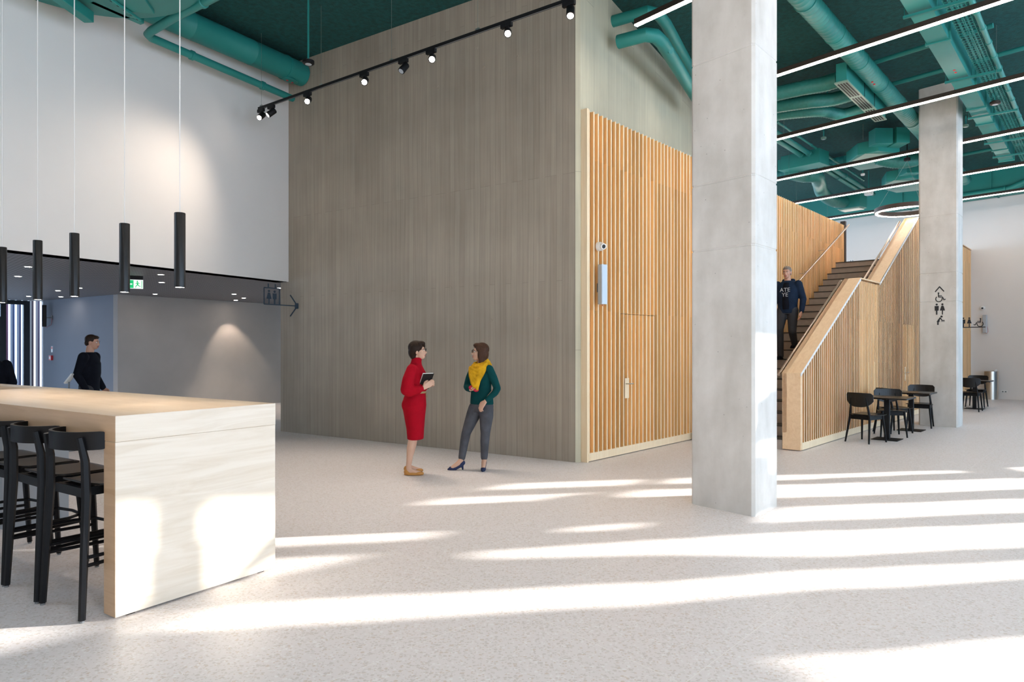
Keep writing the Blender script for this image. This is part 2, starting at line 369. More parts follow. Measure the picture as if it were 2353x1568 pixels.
kx = A_AL - A_SIDE
mb = MB(); mb.prism([(0.05*cs(kx), 0.05*sn(kx)), (0.05, 0), (9.0, 0), (9.0, 0.3), (0.3, 0.3)], 0, CEIL)
struct(mb.build('wall_side', M['core_side']), (0.894, 9.143, 0), A_SIDE)
mb = MB(); mb.box(-9.0, 0.0, 0.0, 0.3, 2.74, CEIL); struct(mb.build('wall_left', M['white']), (-4.072, 12.443, 0), A_W)
mb = MB(); mb.prism([(-4.10, 12.46), (-8.70, 3.38), (-15.5, 3.38), (-15.5, 12.9), (-14.72, 14.05), (-12.15, 17.9), (-11.0, 19.2), (-3.4, 22), (-3.4, 15.5)], 2.74, 2.80); struct(mb.build('ceiling_low', M['perf'], label='dark perforated metal panel ceiling'))
# low back room
mb = MB(); mb.box(-8.5, 0, 0, 0.2, 0, 2.74); struct(mb.build('wall_back', M['grey_wall']), (-9.054, 15.5, 0), A_AR+PI)
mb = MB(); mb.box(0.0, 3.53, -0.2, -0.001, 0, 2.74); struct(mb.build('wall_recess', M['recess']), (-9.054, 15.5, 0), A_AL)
mb = MB(); mb.box(-15.7, -15.5, 3.3, 13.0, 0, 2.74); struct(mb.build('wall_low_skyblock', M['grey_wall']))  # unseen wall, added to keep sky light out of the low room
mb = MB(); mb.box(-0.30, 0.0, 0, 0.2, 0, 2.74); struct(mb.build('trim_1', M['grey_wall']), (-12.23, 17.78, 0), A_AR+PI)
mb = MB(); mb.box(-8.5, 0, -0.012, 0, 0, 0.07); struct(mb.build('baseboard_back', M['alu_dark']), (-9.054, 15.5, 0), A_AR+PI)
# right end wall, and an unseen facade shaped to mask the low sun
mb = MB(); mb.box(-6.0, 16.0, -0.3, 0, 0, CEIL); struct(mb.build('wall_right', M['white']), (14.305+0.6361*2, 20.703-0.7716*2, 0), A_BL)
OPEN = [  # cut-outs traced back from the sun patches on floor, column and counter
 [(10.0,4.2),(10.26,4.12),(10.25,3.72),(10.23,3.68),(9.97,3.75),(9.96,4.17)],
 [(9.37,4.37),(9.64,4.3),(9.63,3.98),(9.63,3.85),(9.52,3.98),(9.35,4.05),(9.34,4.31)],
 [(9.98,3.66),(10.25,3.59),(10.22,3.22),(10.18,2.6),(10.01,2.55),(9.93,3.25),(9.92,3.56)],
 [(10.23,2.37),(10.24,2.07),(9.91,2.15),(9.92,2.37)],
 [(9.48,3.81),(9.68,3.74),(9.67,3.58),(9.68,3.28),(9.58,2.45),(9.5,2.19),(8.98,2.34),(9.02,2.58),(9.05,3.35),(9.29,3.61),(9.34,3.78)],
 [(8.41,3.48),(8.68,3.39),(8.62,2.67),(8.6,2.44),(8.11,2.57),(8.11,2.79),(8.14,3.22),(8.16,3.51)],
 [(8.15,4.01),(8.29,3.97),(8.36,3.79),(8.33,3.78),(8.15,3.84),(8.15,3.99)],
 [(8.39,4.7),(8.35,4.26),(8.14,4.31),(8.11,4.67)],
 [(7.8,4.64),(7.8,4.41),(7.58,4.48),(7.44,4.55),(7.36,4.6)],
 [(7.72,4.19),(7.81,3.74),(7.83,3.49),(7.76,2.87),(7.73,2.68),(7.13,2.84),(7.15,3.02),(7.17,3.47),(7.43,3.82),(7.54,4.17)],
 [(6.83,4.62),(6.89,4.52),(6.89,4.31),(6.86,4.01),(6.85,3.8),(6.9,3.59),(6.83,3.09),(6.81,2.93),(6.54,3.0),(6.5,3.39),(6.56,3.59),(6.49,3.87),(6.51,4.26),(6.53,4.49),(6.53,4.65)],
 [(5.7,3.75),(5.68,3.67),(5.69,3.36),(5.69,3.21),(4.81,3.46),(4.97,3.72),(5.34,3.72),(5.53,3.72)],
 [(6.71,4.99),(6.71,4.76),(6.54,4.79),(6.27,4.89)],
 [(8.38,5.15),(8.72,5.03),(8.72,4.57),(8.6,4.61),(8.56,4.56),(8.38,4.57)],
 [(8.38,4.15),(8.7,4.04),(8.7,3.77),(8.6,3.82),(8.6,3.99),(8.41,4.07)],
 [(6.76,5.36),(6.89,5.3),(6.88,4.72),(6.76,4.78)],
 [(7.17,5.19),(7.37,5.11),(7.56,5.03),(7.56,4.86),(7.37,4.72),(7.29,4.65),(7.21,4.66)]]
def spans(poly, y):
    zs = []
    for (ya, za), (yb, zb) in zip(poly, poly[1:]+poly[:1]):
        if (ya <= y) != (yb <= y): zs.append(za+(zb-za)*(y-ya)/(yb-ya))
    zs.sort(); return list(zip(zs[::2], zs[1::2]))
def facade():
    """Unseen sun mask of upright strips, cut so sunlight lands in set patches."""
    mb = MB(); st = 0.03; y = 4.95
    while y < 20.0:
        cuts = sorted(sum((spans(p, y+st/2) for p in OPEN), []))
        z = 0.0
        for a, c in cuts:
            if a > z: mb.box(15.0, 15.04, y, y+st, z, a); z = c
            else: z = max(z, c)
        mb.box(15.0, 15.04, y, y+st, z, CEIL)
        y += st
    return mb
bl = bpy.data.materials.new('fill_glow_screen'); nt, b = nodes(bl); nt.nodes.remove(b)  # added translucent surface; sunlit from outside, it glows as soft fill light
tr_ = N(nt, 'ShaderNodeBsdfTranslucent'); df_ = N(nt, 'ShaderNodeBsdfDiffuse'); mx_ = N(nt, 'ShaderNodeMixShader'); mx_.inputs[0].default_value = 0.85
tr_.inputs[0].default_value = (0.72, 0.88, 1.0, 1); df_.inputs[0].default_value = (0.75, 0.76, 0.78, 1)
nt.links.new(df_.outputs[0], mx_.inputs[1]); nt.links.new(tr_.outputs[0], mx_.inputs[2]); nt.links.new(mx_.outputs[0], nt.nodes['Material Output'].inputs[0])
struct(facade().build('wall_sun_mask', bl))
mb = MB(); mb.box(-10.2, 3.0, -6.3, -6.0, 0, CEIL); struct(mb.build('wall_rear_skyblock', M['white']))  # unseen wall, added to cut the sky light from behind
mb = MB(); mb.box(-10.2, -9.9, -6.0, 3.3, 0, CEIL); struct(mb.build('wall_west_skyblock', M['white']))  # unseen wall, added to block sky light from the left

# concrete columns with shadow joints
def column(loc, label, joints):
    t = thing('concrete_column', label, 'column', (*loc, 0), 0)
    a, c = 0.692, 0.584; u = Vector((cs(A_BL), sn(A_BL))); v = Vector((cs(A_S1), sn(A_S1)))
    ch = 0.028
    def ring(z, ins):
        pts = []
        for su, sv in ((0, 0), (0, 1), (1, 1), (1, 0)):
            p = u*(a*su) + v*(c*sv)
            d1 = u*(ch if su == 0 else -ch); d2 = v*(ch if sv == 0 else -ch)
            i = u*(ins if su == 0 else -ins) + v*(ins if sv == 0 else -ins)
            pa, pb = (p+d1+i, p+d2+i) if (su == sv) else (p+d2+i, p+d1+i)
            pts += [pa, pb]
        return [(q.x, q.y, z) for q in pts]
    zs = [(0, 0)]
    for j in joints: zs += [(j-0.012, 0), (j-0.006, 0.006), (j+0.006, 0.006), (j+0.012, 0)]
    zs += [(CEIL, 0)]
    mb = MB(); rings = [[mb.v(p) for p in ring(z, i)] for z, i in zs]; mb.skin(rings)
    mb.build('shaft', M['column'], t)
    return t
col1 = column((2.205, 6.215), 'bare concrete column nearest the camera, standing between the slatted wall and the stair', (2.49, 3.13, 4.32))
col2 = column((8.568, 13.117), 'bare concrete column with black wayfinding icons, beside the bistro tables', (2.44, 3.0, 4.12))

# ------------------------------------------------------------------ timber slatting
def comb(mb, s0, s1, zt, zb, pitch=0.107, t=0.024, d=0.042, back=0.025, seed=1):
    """Ribbed cladding in one piece: ribs at y 0..d in front of a backing board; zt / zb give height limits along s."""
    rnd = random.Random(seed); n = max(1, round((s1-s0)/pitch)); p = (s1-s0)/n
    f = lambda g, s: g(s) if callable(g) else g
    prof = []
    for i in range(n):
        a = s0+i*p; tt = t*rnd.uniform(0.82, 1.2)
        prof += [(a, 0, i, 1), (a+tt, 0, i, 0), (a+tt, d, i, 0), (a+p, d, i, 0)]
    mids = [s0+(i+0.5)*p for i in range(n)]
    for k in range(len(prof)):
        s, y, i, front = prof[k]; s2, y2 = (prof[k+1][0], prof[k+1][1]) if k+1 < len(prof) else (s1, d)
        zt_, zb_ = f(zt, mids[i]), f(zb, mids[i])
        mb.mi = 1 if front else 0
        q = [mb.v((s, y, zb_)), mb.v((s2, y2, zb_)), mb.v((s2, y2, zt_)), mb.v((s, y, zt_))]; mb.face(q)
        if front:                                   # rib top and bottom
            mb.mi = 1
            for z in (zt_, zb_):
                q = [mb.v((s, 0, z)), mb.v((s2, 0, z)), mb.v((s2, d, z)), mb.v((s, d, z))]; mb.face(q)
        if k % 4 == 3 and k+1 < len(prof):          # return side of the next rib
            mb.mi = 0
            z2, zb2 = f(zt, mids[i+1]), f(zb, mids[i+1])
            q = [mb.v((s2, d, zb2)), mb.v((s2, 0, zb2)), mb.v((s2, 0, z2)), mb.v((s2, d, z2))]; mb.face(q)
    mb.mi = 0
    q = [mb.v((s0, 0, f(zb, mids[0]))), mb.v((s0, d, f(zb, mids[0]))), mb.v((s0, d, f(zt, mids[0]))), mb.v((s0, 0, f(zt, mids[0])))]; mb.face(q)
    bmesh.ops.remove_doubles(mb.bm, verts=mb.bm.verts[:], dist=0.0005)
    for i in range(n):
        mb.box(s0+i*p, s0+(i+1)*p, d, d+back, f(zb, mids[i]), f(zt, mids[i]))
    bmesh.ops.remove_doubles(mb.bm, verts=mb.bm.verts[:], dist=0.0005)
    return mb
SW = thing('slatted_wall_panel', 'tall orange timber slat cladding along the concrete core and up the stair', 'wall cladding', (1.019, 9.160, 0), A_S1)
SL = [M['slat'], M['slat_edge']]
ZT = 4.745
comb(MB(), 0.02, 0.877, ZT, 0.115, seed=1).build('slat_panel', SL, SW)
comb(MB(), 0.877, 1.849, ZT, 2.035, seed=2).build('slat_panel', SL, SW)
comb(MB(), 1.853, 11.68, ZT, 0.115, seed=3).build('slat_panel', SL, SW)
dr = comb(MB(), 0.881, 1.843, 2.027, 0.115, seed=4).build('door_leaf', SL, SW, label='flush door hidden in the slats')
mb = MB(); mb.box(0.92, 1.03, -0.004, 0.0, 0.81, 1.10); mb.build('escutcheon', M['slat_edge'], dr, label='plain pale timber plate')
mb = MB(); mb.tube([(0.945, -0.004, 1.02), (0.945, -0.055, 1.02), (1.06, -0.055, 1.02)], 0.009, 8); mb.build('door_handle', M['steel'], dr, smooth=True, label='brushed steel lever handle')
mb = MB(); mb.box(-0.02, 0.02, 0.0, 0.125, 0.0, ZT+0.01); mb.build('end_board', M['slat_edge'], SW, bevel=0.002)
for a, c in ((0.02, 0.86), (0.86, 1.83), (1.83, 4.2), (4.2, 6.6), (6.6, 11.68)):
    mb = MB(); mb.box(a+0.001, c-0.001, -0.002, 0.07, 0.012, 0.118); mb.build('plinth_board', M['slat_edge'], SW, label='pale plinth board')

mb = MB(); mb.box(11.69, 11.80, 0.0, 0.12, 0.0, ZT+0.12); mb.build('end_post', M['bronze'], SW, label='dark end post')

# ------------------------------------------------------------------ staircase
SLP = 0.543
ST = thing('staircase', 'two-flight straight stair with grey stone steps between timber walls', 'stairs', (4.285, 10.133, 0), A_S2)
YA, YB = 0.275, 1.72
def step(mb, s, z, run):
    mb.box(s, s+run+0.02, YA, YB, z-0.165, z-0.03)
for k in range(11):
    s, z = k*0.3036, (k+1)*0.167
    mb = MB(); mb.box(s, s+(0.31 if k < 10 else 1.2), YA, YB-0.03*0, max(0, z-0.30), z-0.02); mb.mi = 1; mb.box(s-0.012, s+(0.31 if k < 10 else 1.2), YA, YB, z-0.02, z)
    mb.build('landing' if k == 10 else 'step', [M['stone'], M['nosing']], ST)
for k in range(11):
    s, z = 4.2+k*0.31, 1.837+(k+1)*0.162
    last = k == 10
    mb = MB(); mb.box(s, s+(0.32 if not last else 6.9), YA, YB, z-0.30, z-0.02); mb.mi = 1; mb.box(s-0.012, s+(0.32 if not last else 6.9), YA, YB, z-0.02, z)
    mb.build('upper_floor' if last else 'step', [M['stone'], M['nosing']], ST)
def ptop(s):
    if s < 3.04: return 1.1625+SLP*max(s, 0)
    if s < 4.31: return 2.812
    return min(4.545, 2.812+0.54*(s-4.31))
PP = thing('stair_parapet', 'pale timber slatted stair parapet with a broad sloping plywood cap', 'parapet', (4.285, 10.133, 0), A_S2)
SL2 = [M['slat_pale'], M['slat_edge']]
def pslat(s): return ptop(s)-0.055
comb(MB(), 0.05, 3.04, pslat, 0.115, pitch=0.095, seed=5).build('slat_panel', SL2, PP)
comb(MB(), 3.04, 6.15, pslat, 0.115, pitch=0.095, seed=6).build('slat_panel', SL2, PP)
comb(MB(), 7.15, 14.58, pslat, 0.115, pitch=0.095, seed=7).build('slat_panel', SL2, PP)
comb(MB(), 6.15, 7.15, pslat, 2.05, pitch=0.095, seed=8).build('slat_panel', SL2, PP)
d2 = comb(MB(), 6.154, 7.146, 2.042, 0.115, pitch=0.095, seed=9).build('door_leaf', SL2, PP, label='flush cupboard door hidden in the slats')
mb = MB(); mb.box(6.28, 6.36, -0.004, 0, 0.82, 1.12); mb.build('escutcheon', M['slat_edge'], d2)
mb = MB(); mb.tube([(6.30, -0.004, 1.0), (6.30, -0.05, 1.0), (6.40, -0.05, 1.0)], 0.008, 8); mb.build('door_handle', M['steel'], d2, smooth=True, label='steel lever handle')
# dark pieces inlaid between ribs
for s, z0, z1 in ((3.52, 0.72, 1.27), (3.95, 0.72, 1.27), (4.65, 0.95, 1.7), (5.05, 1.1, 1.75)):
    mb = MB(); mb.box(s, s+0.065, 0.008, 0.06, z0, z1); mb.build('infill_block', M['slat'], PP, label='darker infill strip between the slats')
mb = MB(); mb.box(0.0, 0.05, 0.0, 0.271, 0.012, 1.15); mb.build('end_panel', M['ply_cap'], PP, bevel=0.002, label='flat plywood end panel')
for a, c in ((0.05, 3.0), (3.0, 6.15), (6.15, 7.15), (7.15, 14.58)):
    mb = MB(); mb.box(a+0.001, c-0.001, -0.002, 0.075, 0.012, 0.118); mb.build('plinth_board', M['slat_edge'], PP)
def slab(mb, s0, s1, y0, y1, th):
    z0, z1 = ptop(s0), ptop(s1)
    P = [(s0,y0,z0-th),(s1,y0,z1-th),(s1,y1,z1-th),(s0,y1,z0-th),(s0,y0,z0),(s1,y0,z1),(s1,y1,z1),(s0,y1,z0)]
    q = [mb.v(p) for p in P]
    for i in ((3,2,1,0),(4,5,6,7),(0,1,5,4),(1,2,6,5),(2,3,7,6),(3,0,4,7)): mb.face([q[k] for k in i])
for a, c in ((0.0, 3.039), (3.04, 4.31), (4.31, 7.52), (7.52, 14.58)):
    mb = MB(); slab(mb, a, c, -0.004, 0.275, 0.024); mb.build('cap_board', [M['ply_cap']], PP, label='smooth plywood cap board')
    mb = MB(); slab(mb, a, c, 0.205, 0.272, 0.9 if a else 0.9); 
    for v_ in mb.bm.verts: v_.co.z = max(v_.co.z, 0.02)
    mb.build('inner_panel', M['ply_cap'], PP)
for a, c in ((0.0, 3.04), (4.31, 7.52)):
    mb = MB()
    P = [(a,-0.006,ptop(a)-0.05),(c,-0.006,ptop(c)-0.05),(c,-0.006,ptop(c)-0.0),(a,-0.006,ptop(a)-0.0)]
    q = [mb.v(p) for p in P] + [mb.v((x, 0.01, z)) for x, y, z in P]
    for i in ((0,1,2,3),(7,6,5,4),(0,4,5,1),(1,5,6,2),(2,6,7,3),(3,7,4,0)): mb.face([q[k] for k in i])
    mb.build('edge_trim', M['white'], PP, label='thin pale edge strip under the cap')
def handrail(label, pts, brackets):
    t = thing('handrail', label, 'handrail', (4.285, 10.133, 0), A_S2)
    mb = MB(); mb.tube(pts, 0.021, 10); mb.build('rail', M['rail'], t, smooth=True)
    for p, q in brackets:
        mb = MB(); mb.tube([p, (p[0], p[1], p[2]-0.05), q], 0.007, 6); mb.build('bracket', M['rail'], t, smooth=True)
def nose(s):
    return 0.167+SLP*s if s < 3.04 else (1.85 if s < 4.0 else min(3.62, 1.95+0.523*(s-4.2)))
HL = [(-0.1, 1.62, 1.0), (3.1, 1.62, 2.72), (4.1, 1.62, 2.76), (8.0, 1.62, 4.62)]
handrail('slim steel handrail on the left of the stair against the orange slats', HL, [((s, 1.62, nose(s)+0.89), (s, 1.74, nose(s)+0.84)) for s in (0.6, 1.8, 4.9, 6.1)])
handrail('lower steel handrail along the inside of the first flight parapet', [(0.0, 0.325, ptop(0)-0.03), (3.0, 0.325, ptop(3.0)-0.02)], [((s, 0.325, ptop(s)-0.05), (s, 0.275, ptop(s)-0.1)) for s in (0.5, 1.5, 2.5)])
handrail('upper steel handrail along the inside of the second flight parapet', [(4.28, 0.325, ptop(4.3)), (7.3, 0.325, ptop(7.3)+0.02)], [((s, 0.325, ptop(s)-0.03), (s, 0.275, ptop(s)-0.1)) for s in (4.8, 5.6, 6.4, 7.2)])

# ------------------------------------------------------------------ strip lights and other luminaires
NB = Vector((0.7721, 0.6355, 0)); TB = Vector((-0.6355, 0.7721, 0))
ROWS = [(-2.3, 4.5, -5, 'added unseen strip light row farthest behind the viewpoint'), (0.76, 4.2, -5, 'added unseen strip light row behind the viewpoint'), (3.83, 4.0, -5, 'added unseen strip light row just in front of the viewpoint'),  # first three rows are added out of view to brighten the room
        (6.90, 5.85, -1.5, 'black strip light ending beside the core wall corner at the top'), (9.86, 7.0, -1.5, 'nearest long glowing strip light on the right, crossing the round duct'),
        (12.90, 8.0, -1.0, 'glowing strip light passing in front of the far column top'), (16.05, 9.6, 0.5, 'glowing strip light passing just behind the far column'),
        (19.05, 11.0, 1.5, 'glowing strip light over the top of the slatted stair wall'), (22.2, 11.6, 3.9, 'farthest glowing strip light, close to the white end wall')]
for n, t0, t1, lab in ROWS:
    p = NB*n + TB*t0; ln = t0-t1
    t = thing('strip_light', lab, 'ceiling light', (p.x, p.y, 5.75), A_BL+PI, 'strip lights in parallel rows')
    mb = MB(); mb.box(0, ln, -0.031, 0.031, 0.0, 0.07); mb.build('housing', M['bronze'], t)
    mb = MB(); mb.box(0.005, ln-0.005, -0.029, 0.029, -0.016, -0.0005); mb.build('diffuser', M['strip'], t)
    for q in (0.9, ln*0.5, ln-0.9):
        mb = MB(); mb.tube([(q, 0, 0.07), (q, 0, CEIL-5.752)], 0.002, 5); mb.build('suspension_wire', M['wire'], t)
# ring light
t = thing('ring_light', 'black ring pendant with a glowing rim hanging over the upper stair flight', 'ceiling light', (9.32, 16.1, 4.75))
def annulus(mb, r0, r1, z0, z1, n=56):
    P = [[(r*cs(2*PI*i/n), r*sn(2*PI*i/n), z) for i in range(n)] for r, z in ((r0, z0), (r1, z0), (r1, z1), (r0, z1))]
    V = [[mb.v(p) for p in row] for row in P]
    for a in range(4):
        for i in range(n): mb.face([V[a][i], V[a][(i+1) % n], V[(a+1) % 4][(i+1) % n], V[(a+1) % 4][i]])
mb = MB(); annulus(mb, 0.60, 0.69, 0.0, 0.10); mb.build('housing', M['bronze'], t, smooth=True)
mb = MB(); annulus(mb, 0.622, 0.668, -0.012, -0.0005); mb.build('diffuser', M['strip'], t)
mb = MB(); mb.cyl((0, 0), 0.07, 1.2, 1.26); mb.tube([(0, 0, 1.26), (0, 0, CEIL-4.75)], 0.012, 6); mb.build('canopy', M['black_matt'], t, smooth=True)
for k in range(3):
    a = 2*PI*k/3+0.4
    mb = MB(); mb.tube([(0.645*cs(a), 0.645*sn(a), 0.1), (0, 0, 1.2)], 0.002, 5); mb.build('suspension_wire', M['wire'], t)
# pendant cylinders over the counter
PEN = [(-2.175, 4.47), (-2.756, 4.856), (-3.377, 5.268), (-3.905, 5.62), (-4.48, 6.0)]
PL = ['nearest black tube pendant, the rightmost over the counter', 'second black tube pendant from the right over the counter', 'middle one of the five black tube pendants over the counter',
      'fourth black tube pendant from the right over the counter', 'farthest black tube pendant, cut by the left edge of the photo']
def pendant():
    t = thing('pendant_lamp', PL[0], 'pendant lamp', (*PEN[0], 1.94), 0, 'tube pendants over the counter')
    mb = MB(); n = 28
    rg = [mb.ring(Vector((0, 0, z)), Vector((1, 0, 0)), Vector((0, 1, 0)), r, n) for r, z in ((0.028, 0.012), (0.031, 0.0), (0.034, 0.001), (0.034, 0.486), (0.032, 0.489), (0.006, 0.490))]
    mb.skin(rg); mb.build('lamp_body', M['black_satin'], t, smooth=True)
    mb = MB(); mb.cyl((0, 0), 0.0275, 0.002, 0.008); mb.build('lamp_face', M['lamp'], t)
    mb = MB(); mb.tube([(0, 0, 0.49), (0, 0, CEIL-1.94)], 0.0036, 6); mb.build('cord', M['cord'], t, smooth=True)
    return t
p0 = pendant()
for q, lab in list(zip(PEN, PL))[1:]: dup(p0, (*q, 1.94), 0, lab)
for x, y in PEN: spot('pendant_beam', (x, y, 1.93), (x, y, 0), 5.5, 85, 0.7)
# track with spotlights
TR0, TR1 = Vector((-4.17, 11.24, 5.46)), Vector((0.76, 7.635, 5.46)); TD = (TR1-TR0); TL = TD.length; TA = math.atan2(TD.y, TD.x)
t = thing('lighting_track', 'long black lighting track hung on wires in front of the concrete wall', 'lighting track', TR0, TA)
mb = MB(); mb.box(0, TL, -0.018, 0.018, 0, 0.036); mb.mi = 1; mb.box(0.02, TL-0.02, -0.006, 0.006, -0.002, 0.0); mb.build('rail', [M['black_matt'], M['alu_dark']], t)
for f_ in (0.012, 0.262, 0.509, 0.759):
    mb = MB(); mb.tube([(TL*f_, 0, 0.036), (TL*f_, 0, CEIL-5.46)], 0.0025, 5); mb.box(TL*f_-0.03, TL*f_+0.03, -0.012, 0.012, 0.036, 0.06); mb.build('suspension_wire', M['wire'], t)
HEADS = [(0.012, 'at the far left end of the track, glowing', (-0.2, -0.75, -0.62), 1), (0.058, 'second from the left end of the track, turned aside', (-0.75, -0.35, -0.7), 0.6),
         (0.21, 'third from the left on the track, first in front of the concrete', (0.05, -0.8, -0.55), 1), (0.42, 'fourth from the left on the track', (0.05, -0.8, -0.55), 1),
         (0.548, 'on the track between two glowing ones, unlit', (-0.45, -0.45, -0.8), 0), (0.632, 'sixth from the left on the track', (0.05, -0.8, -0.55), 1),
         (0.834, 'seventh from the left on the track, the brightest', (0.0, -0.8, -0.55), 1), (0.978, 'at the near right end of the track', (-0.05, -0.5, -0.86), 1)]
HL0 = []
for f_, lab, dr_, on in HEADS:
    p = TR0 + TD*f_
    t = thing('spotlight', 'black spotlight head ' + lab, 'spotlight', p, TA, 'spotlights on the black track')
    mb = MB(); mb.box(-0.09, 0.07, -0.022, 0.022, -0.052, -0.001); mb.box(-0.01, 0.03, -0.014, 0.014, -0.085, -0.05); mb.build('adapter', M['black_matt'], t, bevel=0.003)
    d = Matrix.Rotation(-TA, 3, 'Z') @ Vector(dr_).normalized()
    c0 = Vector((0.01, 0, -0.115)) - d*0.065; c1 = c0 + d*0.15
    mb = MB(); mb.tube([c0, c0+d*0.012, c1-d*0.004, c1], [0.036, 0.046, 0.048, 0.046], 20); mb.build('lamp_head', M['black_matt'], t, smooth=True)
    mb = MB(); mb.tube([c1+d*0.0005, c1+d*0.003], [0.036, 0.036], 20); mb.build('lens', M['lamp'] if on == 1 else (M['lamp_soft'] if on else M['alu']), t)
spot('track_beam', (-3.3, 10.3, 5.33), (-5.5, 9.6, 2.9), 42, 80, 1.0, rad=0.15)
spot('track_beam', (-3.6, 10.75, 5.33), (-6.6, 8.4, 2.0), 40, 85, 1.0, rad=0.12)
spot('track_beam', (-3.05, 10.3, 5.3), (-3.6, 8.6, 0), 90, 70, 0.9)
spot('track_beam', (-2.1, 9.6, 5.3), (-2.0, 7.6, 0), 90, 70, 0.9)
spot('track_beam', (-1.1, 8.9, 5.3), (-0.6, 6.4, 0), 60, 70, 0.9)
spot('track_beam', (-0.13, 8.2, 5.3), (0.6, 6.2, 0), 60, 70, 0.9)
# downlights in the perforated ceiling
DL = [(-7.15,10.09),(-8.29,11.46),(-9.55,14.36),(-10.64,16.1),(-5.75,11.18),(-6.43,12.53),(-8.0,15.3),(-6.23,15.3),(-6.49,16.52),(-7.0,17.3),(-4.69,13.73),(-8.7,13.73),(-11.3,15.96)]
def downlight():
    t = thing('downlight', 'small round recessed downlight in the dark perforated ceiling', 'downlight', (*DL[0], 2.74), 0, 'downlights in the perforated ceiling')
    mb = MB(); annulus(mb, 0.045, 0.06, -0.005, 0.0, 20); mb.build('trim_ring', M['plastic_white'], t)
    mb = MB(); mb.cyl((0, 0), 0.045, -0.004, -0.001, 20); mb.build('lens', M['lamp'], t)
    return t
dl0 = downlight()
for q in DL[1:]: dup(dl0, (*q, 2.74), 0, dl0['label'])
for x, y, tx, ty in ((-7.0, 17.3, -7.2, 17.9), (-4.95, 15.0, -5.2, 16.0), (-6.49, 16.52, -6.6, 16.9), (-9.55, 14.36, -9.6, 14.4)): spot('downlight_beam', (x, y, 2.7), (tx, ty, 0), 25, 70, 0.5)

# ------------------------------------------------------------------ bar counter and stools
CT = thing('bar_counter', 'long pale birch bar counter with a thick top and solid slab end', 'bar counter', (-2.25, 3.873, 0), A_AL)
mb = MB()
mb.box(0, 7.0, -0.60, 0, 1.0095, 1.1577); mb.box(0, 3.4, -1.077, -0.60, 1.0095, 1.1577); mb.box(3.4, 7.0, -1.077, -0.90, 1.0095, 1.1577); mb.box(3.4, 7.0, -0.90, -0.60, 1.0095, 1.05)
mb.build('countertop', M['birch'], CT)
mb = MB(); mb.box(-0.0015, 0.0005, -1.077, 0, 1.0105, 1.1572); mb.build('end_daylit_sheet', M['birch_end'], CT, label='thin added sheet giving the counter end its daylit tone')  # added sheet that carries the end's daylit colour
mb = MB(); mb.box(0, 0.128, -1.077, 0, 0.012, 1.0085); mb.build('end_panel', [M['birch_end']], CT, bevel=0.0015)
mb = MB(); mb.box(0.0, 7.0, 0.0005, 0.002, 1.0105, 1.1572); mb.build('front_shade_sheet', M['birch_front'], CT, label='thin added sheet giving the counter front its warm shaded tone')  # added sheet that carries the front's shaded tint
mb = MB(); mb.box(0.0015, 0.1265, 0.0005, 0.0015, 0.013, 1.0075); mb.build('edge_shade_sheet', M['birch_front'], CT)  # added sheet, same shaded tint along the panel edge
mb = MB(); mb.box(0.02, 0.1, -1.0, -0.95, 0, 0.012); mb.build('levelling_foot', M['black'], CT)
mb = MB(); mb.box(0.02, 0.1, -0.12, -0.07, 0, 0.012); mb.build('levelling_foot', M['black'], CT)
mb = MB(); mb.box(2.79, 7.0, -0.966, -0.45, 0.0, 1.0085); mb.build('base_cabinet', M['grey_cabinet'], CT, label='grey base cabinet under the counter')
